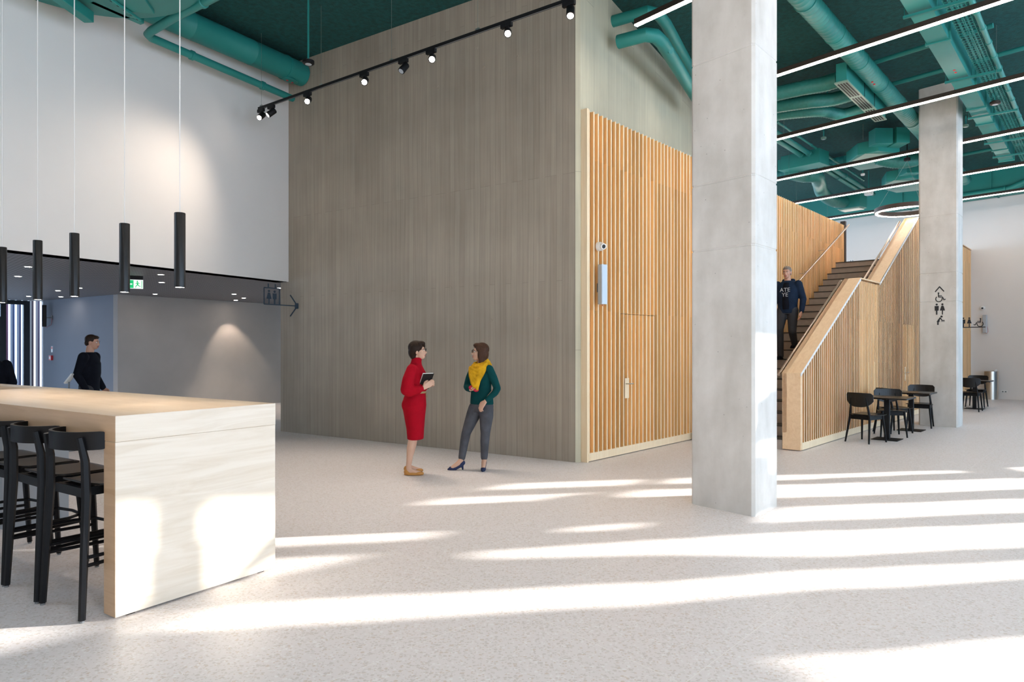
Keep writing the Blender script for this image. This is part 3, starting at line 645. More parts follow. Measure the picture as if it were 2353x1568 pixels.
def stool():
    t = thing('bar_stool', '', 'bar stool', (0, 0, 0), 0, 'black bar stools tucked under the counter')
    n = 40
    mb = MB()                                             # bent backrest band with rounded ends
    prof = []
    for i in range(n+1):
        u = -1+2*i/n; yy = 0.248*math.sin(u*1.25)/math.sin(1.25); xx = -0.30+0.19*(u*u)**1.1
        hh = 0.052*math.sqrt(max(0.0, 1-max(0, (abs(u)-0.86)/0.14)**2)) if abs(u) > 0.86 else 0.052
        prof.append((xx, yy, max(hh, 0.012)))
    rows = []
    for i, (xx, yy, hh) in enumerate(prof):
        a, c = prof[max(0, i-1)], prof[min(n, i+1)]
        tx, ty = c[0]-a[0], c[1]-a[1]; l = math.hypot(tx, ty); nx, ny = -ty/l*0.009, tx/l*0.009
        rows.append([mb.v((xx+nx, yy+ny, 1.012-hh)), mb.v((xx-nx, yy-ny, 1.012-hh)), mb.v((xx-nx, yy-ny, 1.012+hh)), mb.v((xx+nx, yy+ny, 1.012+hh))])
    mb.skin(rows); mb.build('backrest', M['black'], t, smooth=True)
    mb = MB()                                             # bent plywood seat, lips up at the back
    rows = []
    for i in range(13):
        u = i/12; x = -0.215+0.46*u; z = 0.752+0.022*max(0, (0.25-u)/0.25)**2-0.02*max(0, (u-0.8)/0.2)**2
        hw = 0.205*min(1, 0.55+0.45*math.sin(min(1, u/0.35)*PI/2))*(1 if u < 0.9 else 1-0.25*((u-0.9)/0.1)**2)
        rows.append([mb.v((x, -hw, z)), mb.v((x, hw, z)), mb.v((x, hw*0.97, z-0.014)), mb.v((x, -hw*0.97, z-0.014))])
    mb.skin(rows); mb.build('seat', M['brown_black'], t, bevel=0.003)
    mb = MB(); mb.box(-0.21, 0.20, -0.16, -0.13, 0.69, 0.738); mb.box(-0.21, 0.20, 0.13, 0.16, 0.69, 0.738); mb.box(-0.23, -0.2, -0.17, 0.17, 0.685, 0.738); mb.box(0.18, 0.21, -0.17, 0.17, 0.685, 0.738); mb.build('seat_frame', M['black'], t)
    for sy in (-1, 1):
        mb = MB(); mb.tube([(-0.268, sy*0.243, 0.012), (-0.235, sy*0.222, 0.70), (-0.238, sy*0.215, 0.90), (-0.262, sy*0.205, 1.035)], [0.019, 0.025, 0.023, 0.018], 6); l = mb.build('leg', M['black'], t)
        mb = MB(); mb.cyl((-0.268, sy*0.243), 0.014, 0, 0.012, 10); mb.build('foot_glide', M['alu_dark'], l)
        mb = MB(); mb.tube([(0.255, sy*0.20, 0.012), (0.20, sy*0.165, 0.735)], [0.017, 0.024], 6); l = mb.build('leg', M['black'], t)
        mb = MB(); mb.cyl((0.255, sy*0.20), 0.013, 0, 0.012, 10); mb.build('foot_glide', M['alu_dark'], l)
        mb = MB(); mb.tube([(-0.256, sy*0.236, 0.31), (0.232, sy*0.185, 0.31)], 0.011, 8); mb.build('side_rail', M['black'], t, smooth=True)
    mb = MB(); mb.tube([(-0.25, -0.23, 0.355), (0.12, -0.225, 0.355), (0.235, -0.16, 0.355), (0.255, 0, 0.355), (0.235, 0.16, 0.355), (0.12, 0.225, 0.355), (-0.25, 0.23, 0.355)], 0.011, 8); mb.build('footrest', M['black'], t, smooth=True)
    return t
SLAB = ['nearest black bar stool, right beside the counter end panel', 'second black bar stool from the counter end', 'third black bar stool from the counter end', 'fourth black bar stool from the counter end, at the left photo edge']
st0 = stool(); FC = frame((-2.25, 3.873, 0), A_AL)
for k in range(4):
    p = FC @ Vector((0.362+0.528*k, -0.145, 0))
    if k == 0: st0.location = p; st0.rotation_euler = (0, 0, A_AR+R(0)); st0['label'] = SLAB[0]
    else: dup(st0, p, A_AR+R((-2, 1.5, -1)[k-1]), SLAB[k])

# ------------------------------------------------------------------ bistro tables and chairs
def table():
    t = thing('bistro_table', '', 'table', (0, 0, 0), 0, 'square black bistro tables')
    mb = MB(); mb.box(-0.32, 0.32, -0.36, 0.36, 0.690, 0.716); mb.build('tabletop', M['brown_black'], t, bevel=0.003)
    mb = MB(); mb.box(-0.04, 0.04, -0.04, 0.04, 0.012, 0.68); mb.box(-0.2, 0.2, -0.03, 0.03, 0.672, 0.690); mb.build('pedestal', M['black_matt'], t, bevel=0.002)
    mb = MB(); mb.box(-0.195, 0.195, -0.20, 0.20, 0, 0.012); mb.build('base_plate', M['black_matt'], t, bevel=0.002)
    return t
def chair():
    """Faces +x; curved ply back between two raked rear legs."""
    t = thing('cafe_chair', '', 'chair', (0, 0, 0), 0, 'black wooden cafe chairs at the bistro tables')
    mb = MB(); rows = []
    for i in range(15):
        u = -1+2*i/14; x = -0.215+0.055*u*u; y = 0.225*u
        lo = 0.578+0.10*abs(u)**3.2; hi = 0.812-0.006*u*u-0.03*max(0, (abs(u)-0.85)/0.15)**2
        rk = lambda z: -0.10*(z-0.6)
        rows.append([mb.v((x+0.007+rk(lo), y, lo)), mb.v((x-0.007+rk(lo), y, lo)), mb.v((x-0.007+rk(hi), y, hi)), mb.v((x+0.007+rk(hi), y, hi))])
    mb.skin(rows); mb.build('backrest', M['black_satin'], t, bevel=0.003)
    mb = MB(); rows = []
    for i in range(12):
        u = i/11; x = -0.20+0.44*u; hw = 0.16+0.065*math.sin(min(1, u/0.75)*PI/2); z = 0.452+0.012*(abs(u-0.5)*2)**2
        if u > 0.93: hw *= 0.93
        rows.append([mb.v((x, -hw, z)), mb.v((x, hw, z)), mb.v((x, hw*0.98, z-0.013)), mb.v((x, -hw*0.98, z-0.013))])
    mb.skin(rows); mb.build('seat', M['brown_black'], t, bevel=0.003)
    mb = MB(); mb.box(-0.18, 0.18, -0.175, -0.155, 0.375, 0.438); mb.box(-0.18, 0.18, 0.155, 0.175, 0.375, 0.438); mb.box(-0.18, -0.16, -0.16, 0.16, 0.375, 0.438); mb.box(0.165, 0.185, -0.17, 0.17, 0.375, 0.438); mb.build('seat_frame', M['black'], t)
    for sy in (-1, 1):
        mb = MB(); mb.tube([(-0.255, sy*0.20, 0), (-0.175, sy*0.165, 0.42), (-0.212, sy*0.125, 0.735)], [0.013, 0.021, 0.011], 8); mb.build('leg', M['black'], t, smooth=True)
        mb = MB(); mb.tube([(0.225, sy*0.205, 0), (0.175, sy*0.17, 0.44)], [0.013, 0.021], 8); mb.build('leg', M['black'], t, smooth=True)
    return t
def onst(s, y, z=0): return F_STAIR @ Vector((s, y, z))
TB_ = [(2.33, -0.60, 'nearest square black bistro table, in front of the stair parapet'), (4.02, -0.60, 'second black bistro table, between the parapet and the far column'), (10.1, -0.72, 'black bistro table beyond the far column, near the steel bin')]
t0_ = table(); c0_ = chair()
for i, (s, y, lab) in enumerate(TB_):
    if i == 0: t0_.location = onst(s, y); t0_.rotation_euler = (0, 0, A_S2); t0_['label'] = lab
    else: dup(t0_, onst(s, y), A_S2, lab)
CH = [(1.78, -0.42, -16, 'nearest black cafe chair, seen from behind at the near bistro table'), (2.88, -0.52, 207, 'black cafe chair with blue sheen facing the camera across the near bistro table'),
      (3.46, -0.43, -32, 'black cafe chair at the near side of the second bistro table'), (4.75, -0.60, 186, 'black cafe chair right in front of the far column'),
      (9.35, -0.75, 0, 'black cafe chair peeking out from behind the far column, nearer one at the third table'), (10.85, -0.66, 178, 'black cafe chair at the far side of the third table, nearest the steel bin')]
for i, (s, y, a, lab) in enumerate(CH):
    if i == 0: c0_.location = onst(s, y); c0_.rotation_euler = (0, 0, A_S2+R(a)); c0_['label'] = lab
    else: dup(c0_, onst(s, y), A_S2+R(a), lab)
# bin and small wall fittings
t = thing('waste_bin', 'tall brushed steel cylindrical waste bin against the white end wall', 'bin', (14.25, 20.30, 0))
mb = MB(); n = 40
mb.skin([mb.ring(Vector((0, 0, z)), Vector((1, 0, 0)), Vector((0, 1, 0)), r, n) for r, z in ((0.175, 0), (0.175, 0.02), (0.18, 0.02), (0.18, 0.83), (0.174, 0.836), (0.12, 0.836), (0.115, 0.82))]); mb.build('bin_body', M['steel'], t, smooth=True)
mb = MB(); mb.box(0.05, 0.14, -0.06, -0.02, 0.836, 0.86); mb.ell((0.12, -0.04, 0.872), (0.03, 0.02, 0.022)); mb.build('crumpled_tissue', M['plastic_white'], t, label='crumpled white paper on the rim')
def socket(loc, ang, lab):
    t = thing('wall_socket', lab, 'socket', loc, ang)
    mb = MB(); mb.box(-0.075, 0.075, -0.012, -0.0005, -0.04, 0.04); mb.build('cover_plate', M['plastic_white'], t, bevel=0.003)
    for x in (-0.035, 0.035):
        mb = MB(); mb.tube([(x, -0.0125, 0), (x, -0.0145, 0)], [0.02, 0.02], 16); mb.build('outlet', M['alu_dark'], t)
PW = Vector((14.305, 20.703, 0)); DW = Vector((0.6361, -0.7716, 0))
def onwall(u, z): q = PW + DW*u; return (q.x, q.y, z)
socket(onwall(0.525, 0.225), A_BL+PI, 'white double wall socket right of the steel bin')
socket((11.81, 23.72, 4.55), A_BL+PI, 'small white wall socket on the wall at the head of the stair')
def camera_dome(loc, ang, lab, look):
    """Small white turret camera on a round base; local -y leaves the wall."""
    t = thing('security_camera', lab, 'security camera', loc, ang)
    mb = MB(); mb.tube([(0, 0, 0), (0, -0.045, 0), (0, -0.06, 0)], [0.062, 0.062, 0.05], 24); mb.build('base', M['plastic_white'], t, smooth=True)
    d = Vector(look).normalized(); c = Vector((0, -0.06, 0))
    mb = MB(); mb.ell(c, (0.05, 0.05, 0.05)); mb.tube([c, c+d*0.055], [0.045, 0.042], 20); mb.build('turret', M['plastic_white'], t, smooth=True)
    mb = MB(); mb.tube([c+d*0.0555, c+d*0.058], [0.028, 0.026], 18); mb.build('lens', M['black_satin'], t)
def onslat(s, y, z): return F_SLAT @ Vector((s, y, z))
camera_dome(onslat(0.24, 0, 2.925), A_S1, 'white security camera on the slatted wall above the wall speaker', (-0.42, -0.88, -0.2))
camera_dome(onwall(-0.02, 2.74), A_BL+PI, 'small white security camera on the far white end wall', (0.3, -1, -0.3))
def speaker(loc, ang, lab, m, h=0.54, gap=0.06, tilt=0.0):
    t = thing('wall_speaker', lab, 'speaker', loc, ang)
    mb = MB(); mb.box(-0.05, 0.05, -gap-0.085, -gap, -h/2, h/2); mb.build('enclosure', m, t, bevel=0.004)
    mb = MB(); mb.box(-0.043, 0.043, -gap-0.0875, -gap-0.0855, -h/2+0.015, h/2-0.015); mb.build('grille', m, t)
    mb = MB(); mb.box(-0.02, 0.02, -0.012, 0, -0.1, 0.02); mb.tube([(0, -0.006, -0.04), (0, -gap-0.01, -0.04)], 0.01, 8); mb.build('bracket', M['alu_dark'], t)
    mb = MB(); mb.tube([(0.03, -0.004, -0.06), (0.06, -0.02, -h/2+0.05), (0.045, -gap, -h/2-0.02), (0.0, -gap-0.03, -h/2-0.005)], 0.003, 5); mb.build('cable', M['red'], t, smooth=True)
speaker(onslat(0.235, 0, 2.40), A_S1-R(14), 'slim blue-grey column speaker on the slatted wall below the camera', M['alu'], gap=0.05)
speaker((-8.86+0.3, 16.2, 2.34), A_AR+PI+R(180), 'grey column speaker on the grey back wall under the exit sign', M['alu_dark'])
speaker((-11.55, 17.15, 2.33), A_AL+PI-R(25), 'dark column speaker on the bluish recess wall', M['black_matt'], gap=0.12)
speaker(onwall(0.06, 2.25), A_BL+PI, 'blue-grey column speaker on the white end wall beside the toilet sign', M['alu'])

# ------------------------------------------------------------------ ceiling services
S1V = Vector((cs(A_S1), sn(A_S1), 0)); S1N = Vector((-sn(A_S1), cs(A_S1), 0))
def round_duct(label, p, q, r, seam=0.11, m='teal', name='round_duct', joint=None, end=True):
    p, q = Vector(p), Vector(q); d = q-p; L_ = d.length; ang = math.atan2(d.y, d.x)
    t = thing(name, label, 'duct', p, ang)
    pts, rs = [], []; x = 0.0
    while x < L_-0.01:
        pts += [(x, 0, 0), (x+seam-0.012, 0, 0), (x+seam-0.006, 0, 0)]; rs += [r, r, r*1.014]; x += seam
    pts.append((L_, 0, 0)); rs.append(r)
    mb = MB(); mb.tube(pts, rs, 28); mb.build('duct_pipe', M[m], t, smooth=True)
    k = joint
    while joint and k < L_:
        mb = MB(); mb.tube([(k-0.02, 0, 0), (k+0.02, 0, 0)], [r*1.06]*2, 28); mb.build('joint_band', M[m], t, smooth=True)
        mb = MB(); mb.tube([(k, r*1.02, r*0.3), (k, r*1.02, CEIL-p.z)], 0.004, 5); mb.build('hanger_rod', M['wire'], t); k += joint
    return t
ax = Vector((4.043, 9.331, 6.25))
t = round_duct('long round teal ventilation duct crossing above the strip lights towards the far column', ax - S1V*4, ax + S1V*13.1, 0.15, joint=1.3)
for k in (7.2, 7.33):
    mb = MB(); mb.ell((k, -0.03, -0.152), (0.025, 0.018, 0.012)); mb.build('test_cap', M['red'], t, label='small red cap')
# rectangular duct
o = Vector((5.02, 8.805, 6.0)) - S1V*4
t = thing('rectangular_duct', 'flat rectangular teal duct running above the strip lights at upper right', 'duct', o, A_S1)
for a, c in ((0, 3.3), (3.3, 5.65), (5.65, 8.1), (8.1, 9.35), (9.35, 10.5), (10.5, 11.4), (11.4, 12.9), (12.9, 14.1)):
    mb = MB(); mb.box(a+0.004, c-0.004, -0.27, 0, 0, 0.34); mb.build('duct_section', M['teal'], t)
    mb = MB(); mb.box(c-0.025, c+0.025, -0.295, 0.025, -0.018, 0.355); mb.build('flange', M['teal'], t)
for c in (4.4, 7.4, 9.8, 12.0, 13.4):
    mb = MB(); mb.box(c-0.02, c+0.02, -0.72, 0.06, -0.055, -0.02); mb.tube([(c, -0.33, -0.05), (c, -0.33, CEIL-6.0)], 0.005, 5); mb.tube([(c, 0.045, -0.05), (c, 0.045, CEIL-6.0)], 0.005, 5); mb.build('hanger', M['teal'], t)
for k in (0, 1):
    mb = MB(); mb.ell((7.0+0.12*k, -0.135, 0.0), (0.028, 0.02, 0.012)); mb.build('test_cap', M['red'], t, label='small red cap')
# wire cable tray
o = Vector((5.556, 8.946, 6.08)) - S1V*4 - S1N*0.06
t = thing('cable_tray', 'teal wire mesh cable tray beside the flat rectangular duct', 'cable tray', o, A_S1)
mb = MB()
for y in (0, -0.055, -0.11, -0.165, -0.22): mb.box(0, 16, y-0.004, y+0.004, 0, 0.008)
for y in (0, -0.22):
    for z in (0.03, 0.06): mb.box(0, 16, y-0.004, y+0.004, z, z+0.008)
for k in range(160):
    x = 0.1*k; mb.box(x, x+0.007, -0.224, 0.004, -0.006, 0.0); mb.box(x, x+0.007, 0.0, 0.007, -0.006, 0.066); mb.box(x, x+0.007, -0.227, -0.22, -0.006, 0.066)
mb.build('wire_mesh', M['teal'], t)
for y, r in ((-0.07, 0.014), (-0.13, 0.018), (-0.175, 0.012)):
    mb = MB(); mb.tube([(0, y, r+0.009), (16, y+0.02, r+0.009)], r, 8); mb.build('cable', M['teal'], t, smooth=True)
def pipe(label, pts, r, name='pipe', couplings=None, m='teal', n=14):
    pts = [Vector(p) for p in pts]; t = thing(name, label, 'pipe', pts[0], 0)
    q = [p-pts[0] for p in pts]
    mb = MB(); mb.tube(q, r, n); mb.build('tube', M[m], t, smooth=True)
    if couplings:
        for a, c in zip(q, q[1:]):
            L_ = (c-a).length; x = couplings*0.5; d = (c-a).normalized()
            while x < L_-0.05:
                mb = MB(); mb.tube([a+d*(x-0.03), a+d*(x-0.022), a+d*(x+0.022), a+d*(x+0.03)], [r*1.01, r*1.25, r*1.25, r*1.01], n); mb.build('coupling', M[m], t, smooth=True); x += couplings
    return t
pp = Vector((6.02, 8.946, 6.1))
pipe('teal pipe with many couplings right of the wire cable tray', [pp-S1V*3, pp+S1V*11.7], 0.037, couplings=0.62)
for off, lab in ((0.0, 'left one of two parallel teal pipes rising towards the stair'), (0.19, 'right one of two parallel teal pipes rising towards the stair')):
    a = Vector((6.12, 15.7, 6.3)) - S1N*off
    pipe(lab, [a-S1V*3.0, a+S1V*7.5], 0.06, couplings=3.0)
pipe('thin teal sprinkler pipe right of the two parallel pipes', [Vector((6.495, 15.594, 6.4))-S1V*1.2, (10.238, 19.869, 6.4)], 0.028, couplings=0.9)
for a, c, lab in ((( 4.9, 13.6, 6.5), (7.4, 10.5, 6.5), 'teal conduit under the ceiling behind the slotted diffuser'), ((6.9, 13.4, 6.56), (9.6, 10.2, 6.56), 'teal conduit crossing under the flat duct'), ((10.9, 18.4, 6.5), (13.2, 15.6, 6.5), 'teal conduit right of the far column')):
    pipe(lab, [a, c], 0.04)
    b2 = Vector(c)-Vector(a); nn = Vector((-b2.y, b2.x, 0)).normalized()*0.11
# slotted diffuser box with flexible hoses
def diffuser(label, p, L_, w_, h_):
    t = thing('slot_diffuser', label, 'air diffuser', p, A_S1)
    mb = MB(); mb.box(0, L_, -w_, 0, 0.02, h_); mb.build('plenum_box', M['teal'], t, bevel=0.004)
    mb = MB(); mb.box(-0.02, L_+0.02, -w_-0.02, 0.02, 0.0, 0.02)
    mb.build('grille_frame', M['teal_pale'], t)
    m_ = 4; seg = L_/3
    for i in range(3):
        for k in range(m_):
            y = -w_*(k+0.5)/m_; mb = MB(); mb.box(i*seg+0.05, (i+1)*seg-0.05, y-0.012, y+0.012, -0.003, -0.0005); mb.build('slot', M['black_matt'], t)
    for k in (0.42, 0.68):
        mb = MB(); mb.box(L_*k-0.008, L_*k+0.008, -w_-0.006, -w_, 0.03, h_); mb.build('seam', M['black_matt'], t)
    return t
diffuser('long teal slot diffuser box with pale slotted underside under the round duct', (5.413, 11.412, 5.95), 2.55, 0.17, 0.33)
diffuser('teal slot diffuser box partly hidden by the far column', (9.43, 15.70, 5.95), 2.2, 0.17, 0.33)
def flex(label, pts, r, m='teal_flex'):
    P = [Vector(p) for p in pts]; out, rs = [], []
    for i in range(len(P)-1):                             # Catmull-Rom, finely ribbed
        p0, p1, p2, p3 = P[max(0, i-1)], P[i], P[i+1], P[min(len(P)-1, i+2)]
        k = max(4, int((p2-p1).length/0.025))
        for j in range(k):
            u = j/k; out.append(0.5*((2*p1)+(p2-p0)*u+(2*p0-5*p1+4*p2-p3)*u*u+(3*p1-p0-3*p2+p3)*u**3)); rs.append(r*(1.0 if len(out) % 2 else 1.045))
    out.append(P[-1]); rs.append(r)
    t = thing('flexible_hose', label, 'flexible duct', P[0], 0)
    mb = MB(); mb.tube([p-P[0] for p in out], rs, 16); mb.build('hose', M[m], t, smooth=True)
flex('uppermost ribbed teal hose running into the slot diffuser box', [(4.2, 13.0, 6.2), (4.74, 12.53, 6.18), (5.21, 12.15, 6.17), (5.45, 11.95, 6.15), (5.62, 11.75, 6.15)], 0.125)
flex('middle ribbed teal hose running into the slot diffuser box', [(4.4, 13.8, 6.2), (4.98, 13.17, 6.17), (5.51, 12.65, 6.1), (5.9, 12.52, 6.1), (6.2, 12.32, 6.14)], 0.12)
flex('lowest ribbed teal hose running into the slot diffuser box', [(4.6, 14.1, 6.2), (5.13, 13.57, 6.15), (5.81, 13.0, 6.05), (6.37, 13.1, 6.02), (6.75, 12.9, 6.12)], 0.11)
flex('pale green S-shaped hose above the slatted stair wall', [(7.2, 17.6, 6.05), (7.7, 18.1, 6.1), (8.1, 18.2, 6.1), (8.5, 18.9, 6.1), (9.1, 20.0, 6.05), (9.8, 20.8, 6.0), (10.4, 21.2, 6.05)], 0.17)
flex('dark ribbed hose beside the far column, under the ceiling unit', [(8.9, 16.6, 6.15), (9.2, 16.55, 6.06), (9.5, 16.5, 6.04), (9.75, 16.45, 6.08)], 0.16)
def unit(label, p, poly, h_, boxes, ang=0.0):
    t = thing('fan_coil_unit', label, 'air unit', p, ang)
    mb = MB(); mb.prism(poly, 0, h_); mb.build('casing', M['teal_pale'] if False else M['teal'], t, bevel=0.008)
    for b_ in boxes:
        mb = MB(); mb.box(*b_); mb.build('plenum', M['teal'], t, bevel=0.006)
    mb = MB(); mb.box(poly[0][0]*0.2+0.1, poly[0][0]*0.2+0.7, 0.1, 0.7, -0.012, -0.001); mb.build('access_panel', M['teal_pale'], t)
    for x, y in ((0.0, 0.0), (0.8, 0.9)):
        mb = MB(); mb.tube([(x, y, h_), (x, y, CEIL-p[2])], 0.006, 5); mb.build('hanger_rod', M['wire'], t)
unit('grey-green ceiling fan unit with chamfered casing, left of the far column', (8.1, 15.75, 6.05), [(0.0, 0.25), (0.3, -0.1), (0.9, 0.1), (1.35, 0.9), (1.25, 1.25), (0.75, 1.65), (0.1, 1.0)], 0.28, [(0.1, 0.5, -0.35, -0.05, 0.1, 0.45), (0.55, 0.85, -0.4, 0.05, 0.1, 0.45)])
unit('second grey-green ceiling fan unit over the stair head, behind the ring light', (10.2, 18.3, 6.05), [(0.0, 0.3), (0.4, -0.2), (1.2, 0.3), (1.7, 1.2), (1.0, 1.6), (0.3, 1.1)], 0.28, [(0.1, 0.5, -0.5, -0.1, 0.05, 0.4)])
mb = MB(); mb.box(-0.5, 0.5, -0.25, 0.25, 0, 0.35); t = thing('duct_box', 'teal sheet metal box at the top of the S-shaped hose', 'duct box', (7.35, 17.15, 6.05), A_BL); mb.build('box_body', M['teal'], t, bevel=0.006)
mb = MB(); mb.box(0.5, 0.62, -0.18, 0.18, 0.03, 0.3); mb.build('outlet_collar', M['teal'], t)
t = thing('duct_box', 'teal sheet metal box at the lower end of the S-shaped hose', 'duct box', (10.55, 21.2, 5.85), A_BL); mb = MB(); mb.box(-0.35, 0.35, -0.25, 0.25, 0, 0.4); mb.build('box_body', M['teal'], t, bevel=0.006)
mb = MB(); mb.box(-0.3, 0.3, -0.2, 0.2, -0.04, -0.001); mb.build('access_panel', M['teal_pale'], t)
t = round_duct('straight teal duct crossing behind the S-shaped hose', (6.6, 21.0, 6.52), (8.9, 18.2, 6.52), 0.14)
# wide flat duct along the end wall, with a jointed pipe under it
o = PW - DW*2.0 + Vector((-0.7721, -0.6355, 0))*0.02
t = thing('rectangular_duct', 'broad teal duct running along the top of the white end wall', 'duct', (o.x, o.y, 6.02), A_BL+PI)
for a, c in ((-4.5, 0), (0, 2.4), (2.4, 4.6), (4.6, 4.9)):
    mb = MB(); mb.box(a+0.006, c-0.006, -0.75, -0.02, 0, CEIL-6.04); mb.build('duct_section', M['teal'], t)
    mb = MB(); mb.box(c-0.02, c+0.02, -0.775, -0.02, -0.02, CEIL-6.04); mb.build('flange', M['teal'], t)
q = PW - DW*1.0 + Vector((-0.7721, -0.6355, 0))*0.95
pipe('thick teal jointed pipe in front of the broad end wall duct', [(q.x, q.y, 6.05), tuple(q + DW*1.9 + Vector((0, 0, 0.0)))[:2] + (6.05,), tuple(q + DW*2.3)[:2] + (6.2,), tuple(q + DW*3.2)[:2] + (6.2,)], 0.09, couplings=1.2)
# pipes coming through the concrete core high up
pipe('upper teal pipe coming out of the concrete core near the strip light end', [(1.45, 10.2, 6.4), (1.95, 9.86, 6.4), (2.12, 9.93, 6.4), (2.31, 10.24, 6.4), (3.6, 12.9, 6.4)], 0.085)
t = pipe('lower thicker teal pipe coming out of the concrete core and bending along it', [(1.55, 9.95, 6.0), (1.9, 9.72, 6.0), (2.05, 9.76, 6.0), (2.2, 9.98, 6.0), (3.5, 12.6, 6.0)], 0.10)
mb = MB(); mb.tube([(0.76, 0.2, -0.03), (0.80, 0.14, -0.06)], [0.055, 0.05], 14); mb.build('inspection_cap', M['teal'], t, smooth=True)
# left side: duct and pipe along the white wall, round canopy and beams
dL = Vector((-3.80, 12.13, 6.42)); dv = Vector((0.5115, 0.8593, 0))
t = round_duct('thick teal duct along the top of the white wall', dL - dv*6.5, dL, 0.2, seam=1.1, joint=3.1)
mb = MB(); mb.ell((6.3, -0.02, -0.2), (0.16, 0.1, 0.02)); mb.build('access_hatch', M['teal'], t, smooth=True)
for k in (0.0, 0.11):
    mb = MB(); mb.ell((6.24+k, -0.02, -0.22), (0.022, 0.018, 0.01)); mb.build('test_cap', M['red'], t, label='small red cap')
pipe('teal pipe bending at an elbow below the thick duct on the white wall', [(-3.88, 12.08, 5.95), (-5.05, 9.86, 5.95), (-5.13, 9.71, 5.95), (-5.12, 9.60, 5.95), (-5.02, 9.5, 5.95), (-4.5, 9.1, 5.95), (-2.2, 7.5, 5.95)], 0.058, couplings=1.35)
t = thing('round_canopy', 'large round teal ceiling disc at the upper left corner', 'ceiling panel', (-4.98, 7.75, 5.9))
mb = MB(); n = 64; mb.skin([mb.ring(Vector((0, 0, z)), Vector((1, 0, 0)), Vector((0, 1, 0)), r, n) for r, z in ((1.28, 0), (1.35, 0.04), (1.35, 0.26), (1.3, 0.3))]); mb.build('disc', M['teal'], t, smooth=True)
for x, y in ((0.8, 0.8), (-0.6, 0.8), (0.5, -0.9), (-0.6, -0.8)):
    mb = MB(); mb.tube([(x, y, 0.3), (x, y, CEIL-5.9)], 0.006, 5); mb.build('hanger_rod', M['wire'], t)
def beam(label, p, q, w_, h_, name='teal_beam', holes=0):
    p, q = Vector(p), Vector(q); d = q-p; t = thing(name, label, 'beam', p, math.atan2(d.y, d.x)); L_ = d.length
    mb = MB(); mb.box(0, L_, -w_/2, w_/2, 0, h_); mb.build('beam_body', M['teal'], t, bevel=0.008)
    for k in range(holes):
        mb = MB(); mb.box(L_*(k+0.3)/holes, L_*(k+0.6)/holes, -w_*0.12, w_*0.12, -0.0015, -0.0003); mb.build('slot', M['black_matt'], t)
    for x in (0.15*L_, 0.85*L_):
        mb = MB(); mb.tube([(x, 0, h_), (x, 0, CEIL-p.z)], 0.006, 5); mb.build('hanger_rod', M['wire'], t)
beam('teal box beam under the round ceiling disc, its end facing the white wall', (-5.45, 8.80, 5.73), (-5.55, 6.6, 5.73), 0.13, 0.14)
beam('broad teal box beam at the top left beside the pipe elbow', (-4.80, 8.80, 5.86), (-4.35, 6.4, 5.86), 0.36, 0.25)
beam('slotted teal channel between the two top left beams', (-4.88, 8.95, 5.82), (-5.1, 7.3, 5.82), 0.05, 0.035, 'slotted_channel', holes=14)
beam('short dark teal bracket near the white wall at the top left', (-4.98, 9.2, 5.9), (-5.3, 8.6, 5.9), 0.08, 0.1, 'teal_bracket')
# small ceiling fittings
def puck(label, p, drop, m='black_matt', r=0.085, rod='teal', h_=0.05):
    t = thing('ceiling_sensor', label, 'ceiling fitting', p, 0)
    mb = MB(); mb.skin([mb.ring(Vector((0, 0, z)), Vector((1, 0, 0)), Vector((0, 1, 0)), q, 24) for q, z in ((r*0.8, 0), (r, 0.012), (r, h_), (r*0.7, h_+0.01))]); mb.build('housing', M[m], t, smooth=True)
    mb = MB(); mb.cyl((0, 0), r*0.55, -0.004, -0.0005, 20); mb.build('sensor_face', M['alu'], t)
    mb = MB(); mb.box(-0.012, 0.012, -0.012, 0.012, h_+0.01, drop); mb.build('drop_rod', M[rod], t)
puck('black round sensor on a teal rod in front of the concrete wall top', (-3.0, 10.06, 5.72), CEIL-5.72)
puck('dark round ceiling sensor left of the slot diffuser hoses', (6.08, 13.17, 6.05), CEIL-6.05)
puck('dark round ceiling sensor under the cable tray at right', (8.86, 12.52, 6.0), CEIL-6.0, m='bronze')
puck('pale teal motion detector left of the far column', (8.93, 16.27, 6.28), CEIL-6.28, m='teal', r=0.11, h_=0.1)
puck('white cylindrical lamp hanging on the two parallel pipes', (10.4, 19.9, 5.98), CEIL-5.98, m='plastic_white', r=0.12, h_=0.14)
puck('small white smoke detector over the stair wall', (9.3, 18.1, 6.1), CEIL-6.1, m='plastic_white', r=0.05, h_=0.05)
puck('small yellow-green ceiling fitting left of the fan unit', (7.35, 16.1, 6.45), CEIL-6.45, m='teal_pale', r=0.06)
puck('small yellow-green ceiling fitting right of the far column', (10.1, 15.2, 6.45), CEIL-6.45, m='teal_pale', r=0.06)

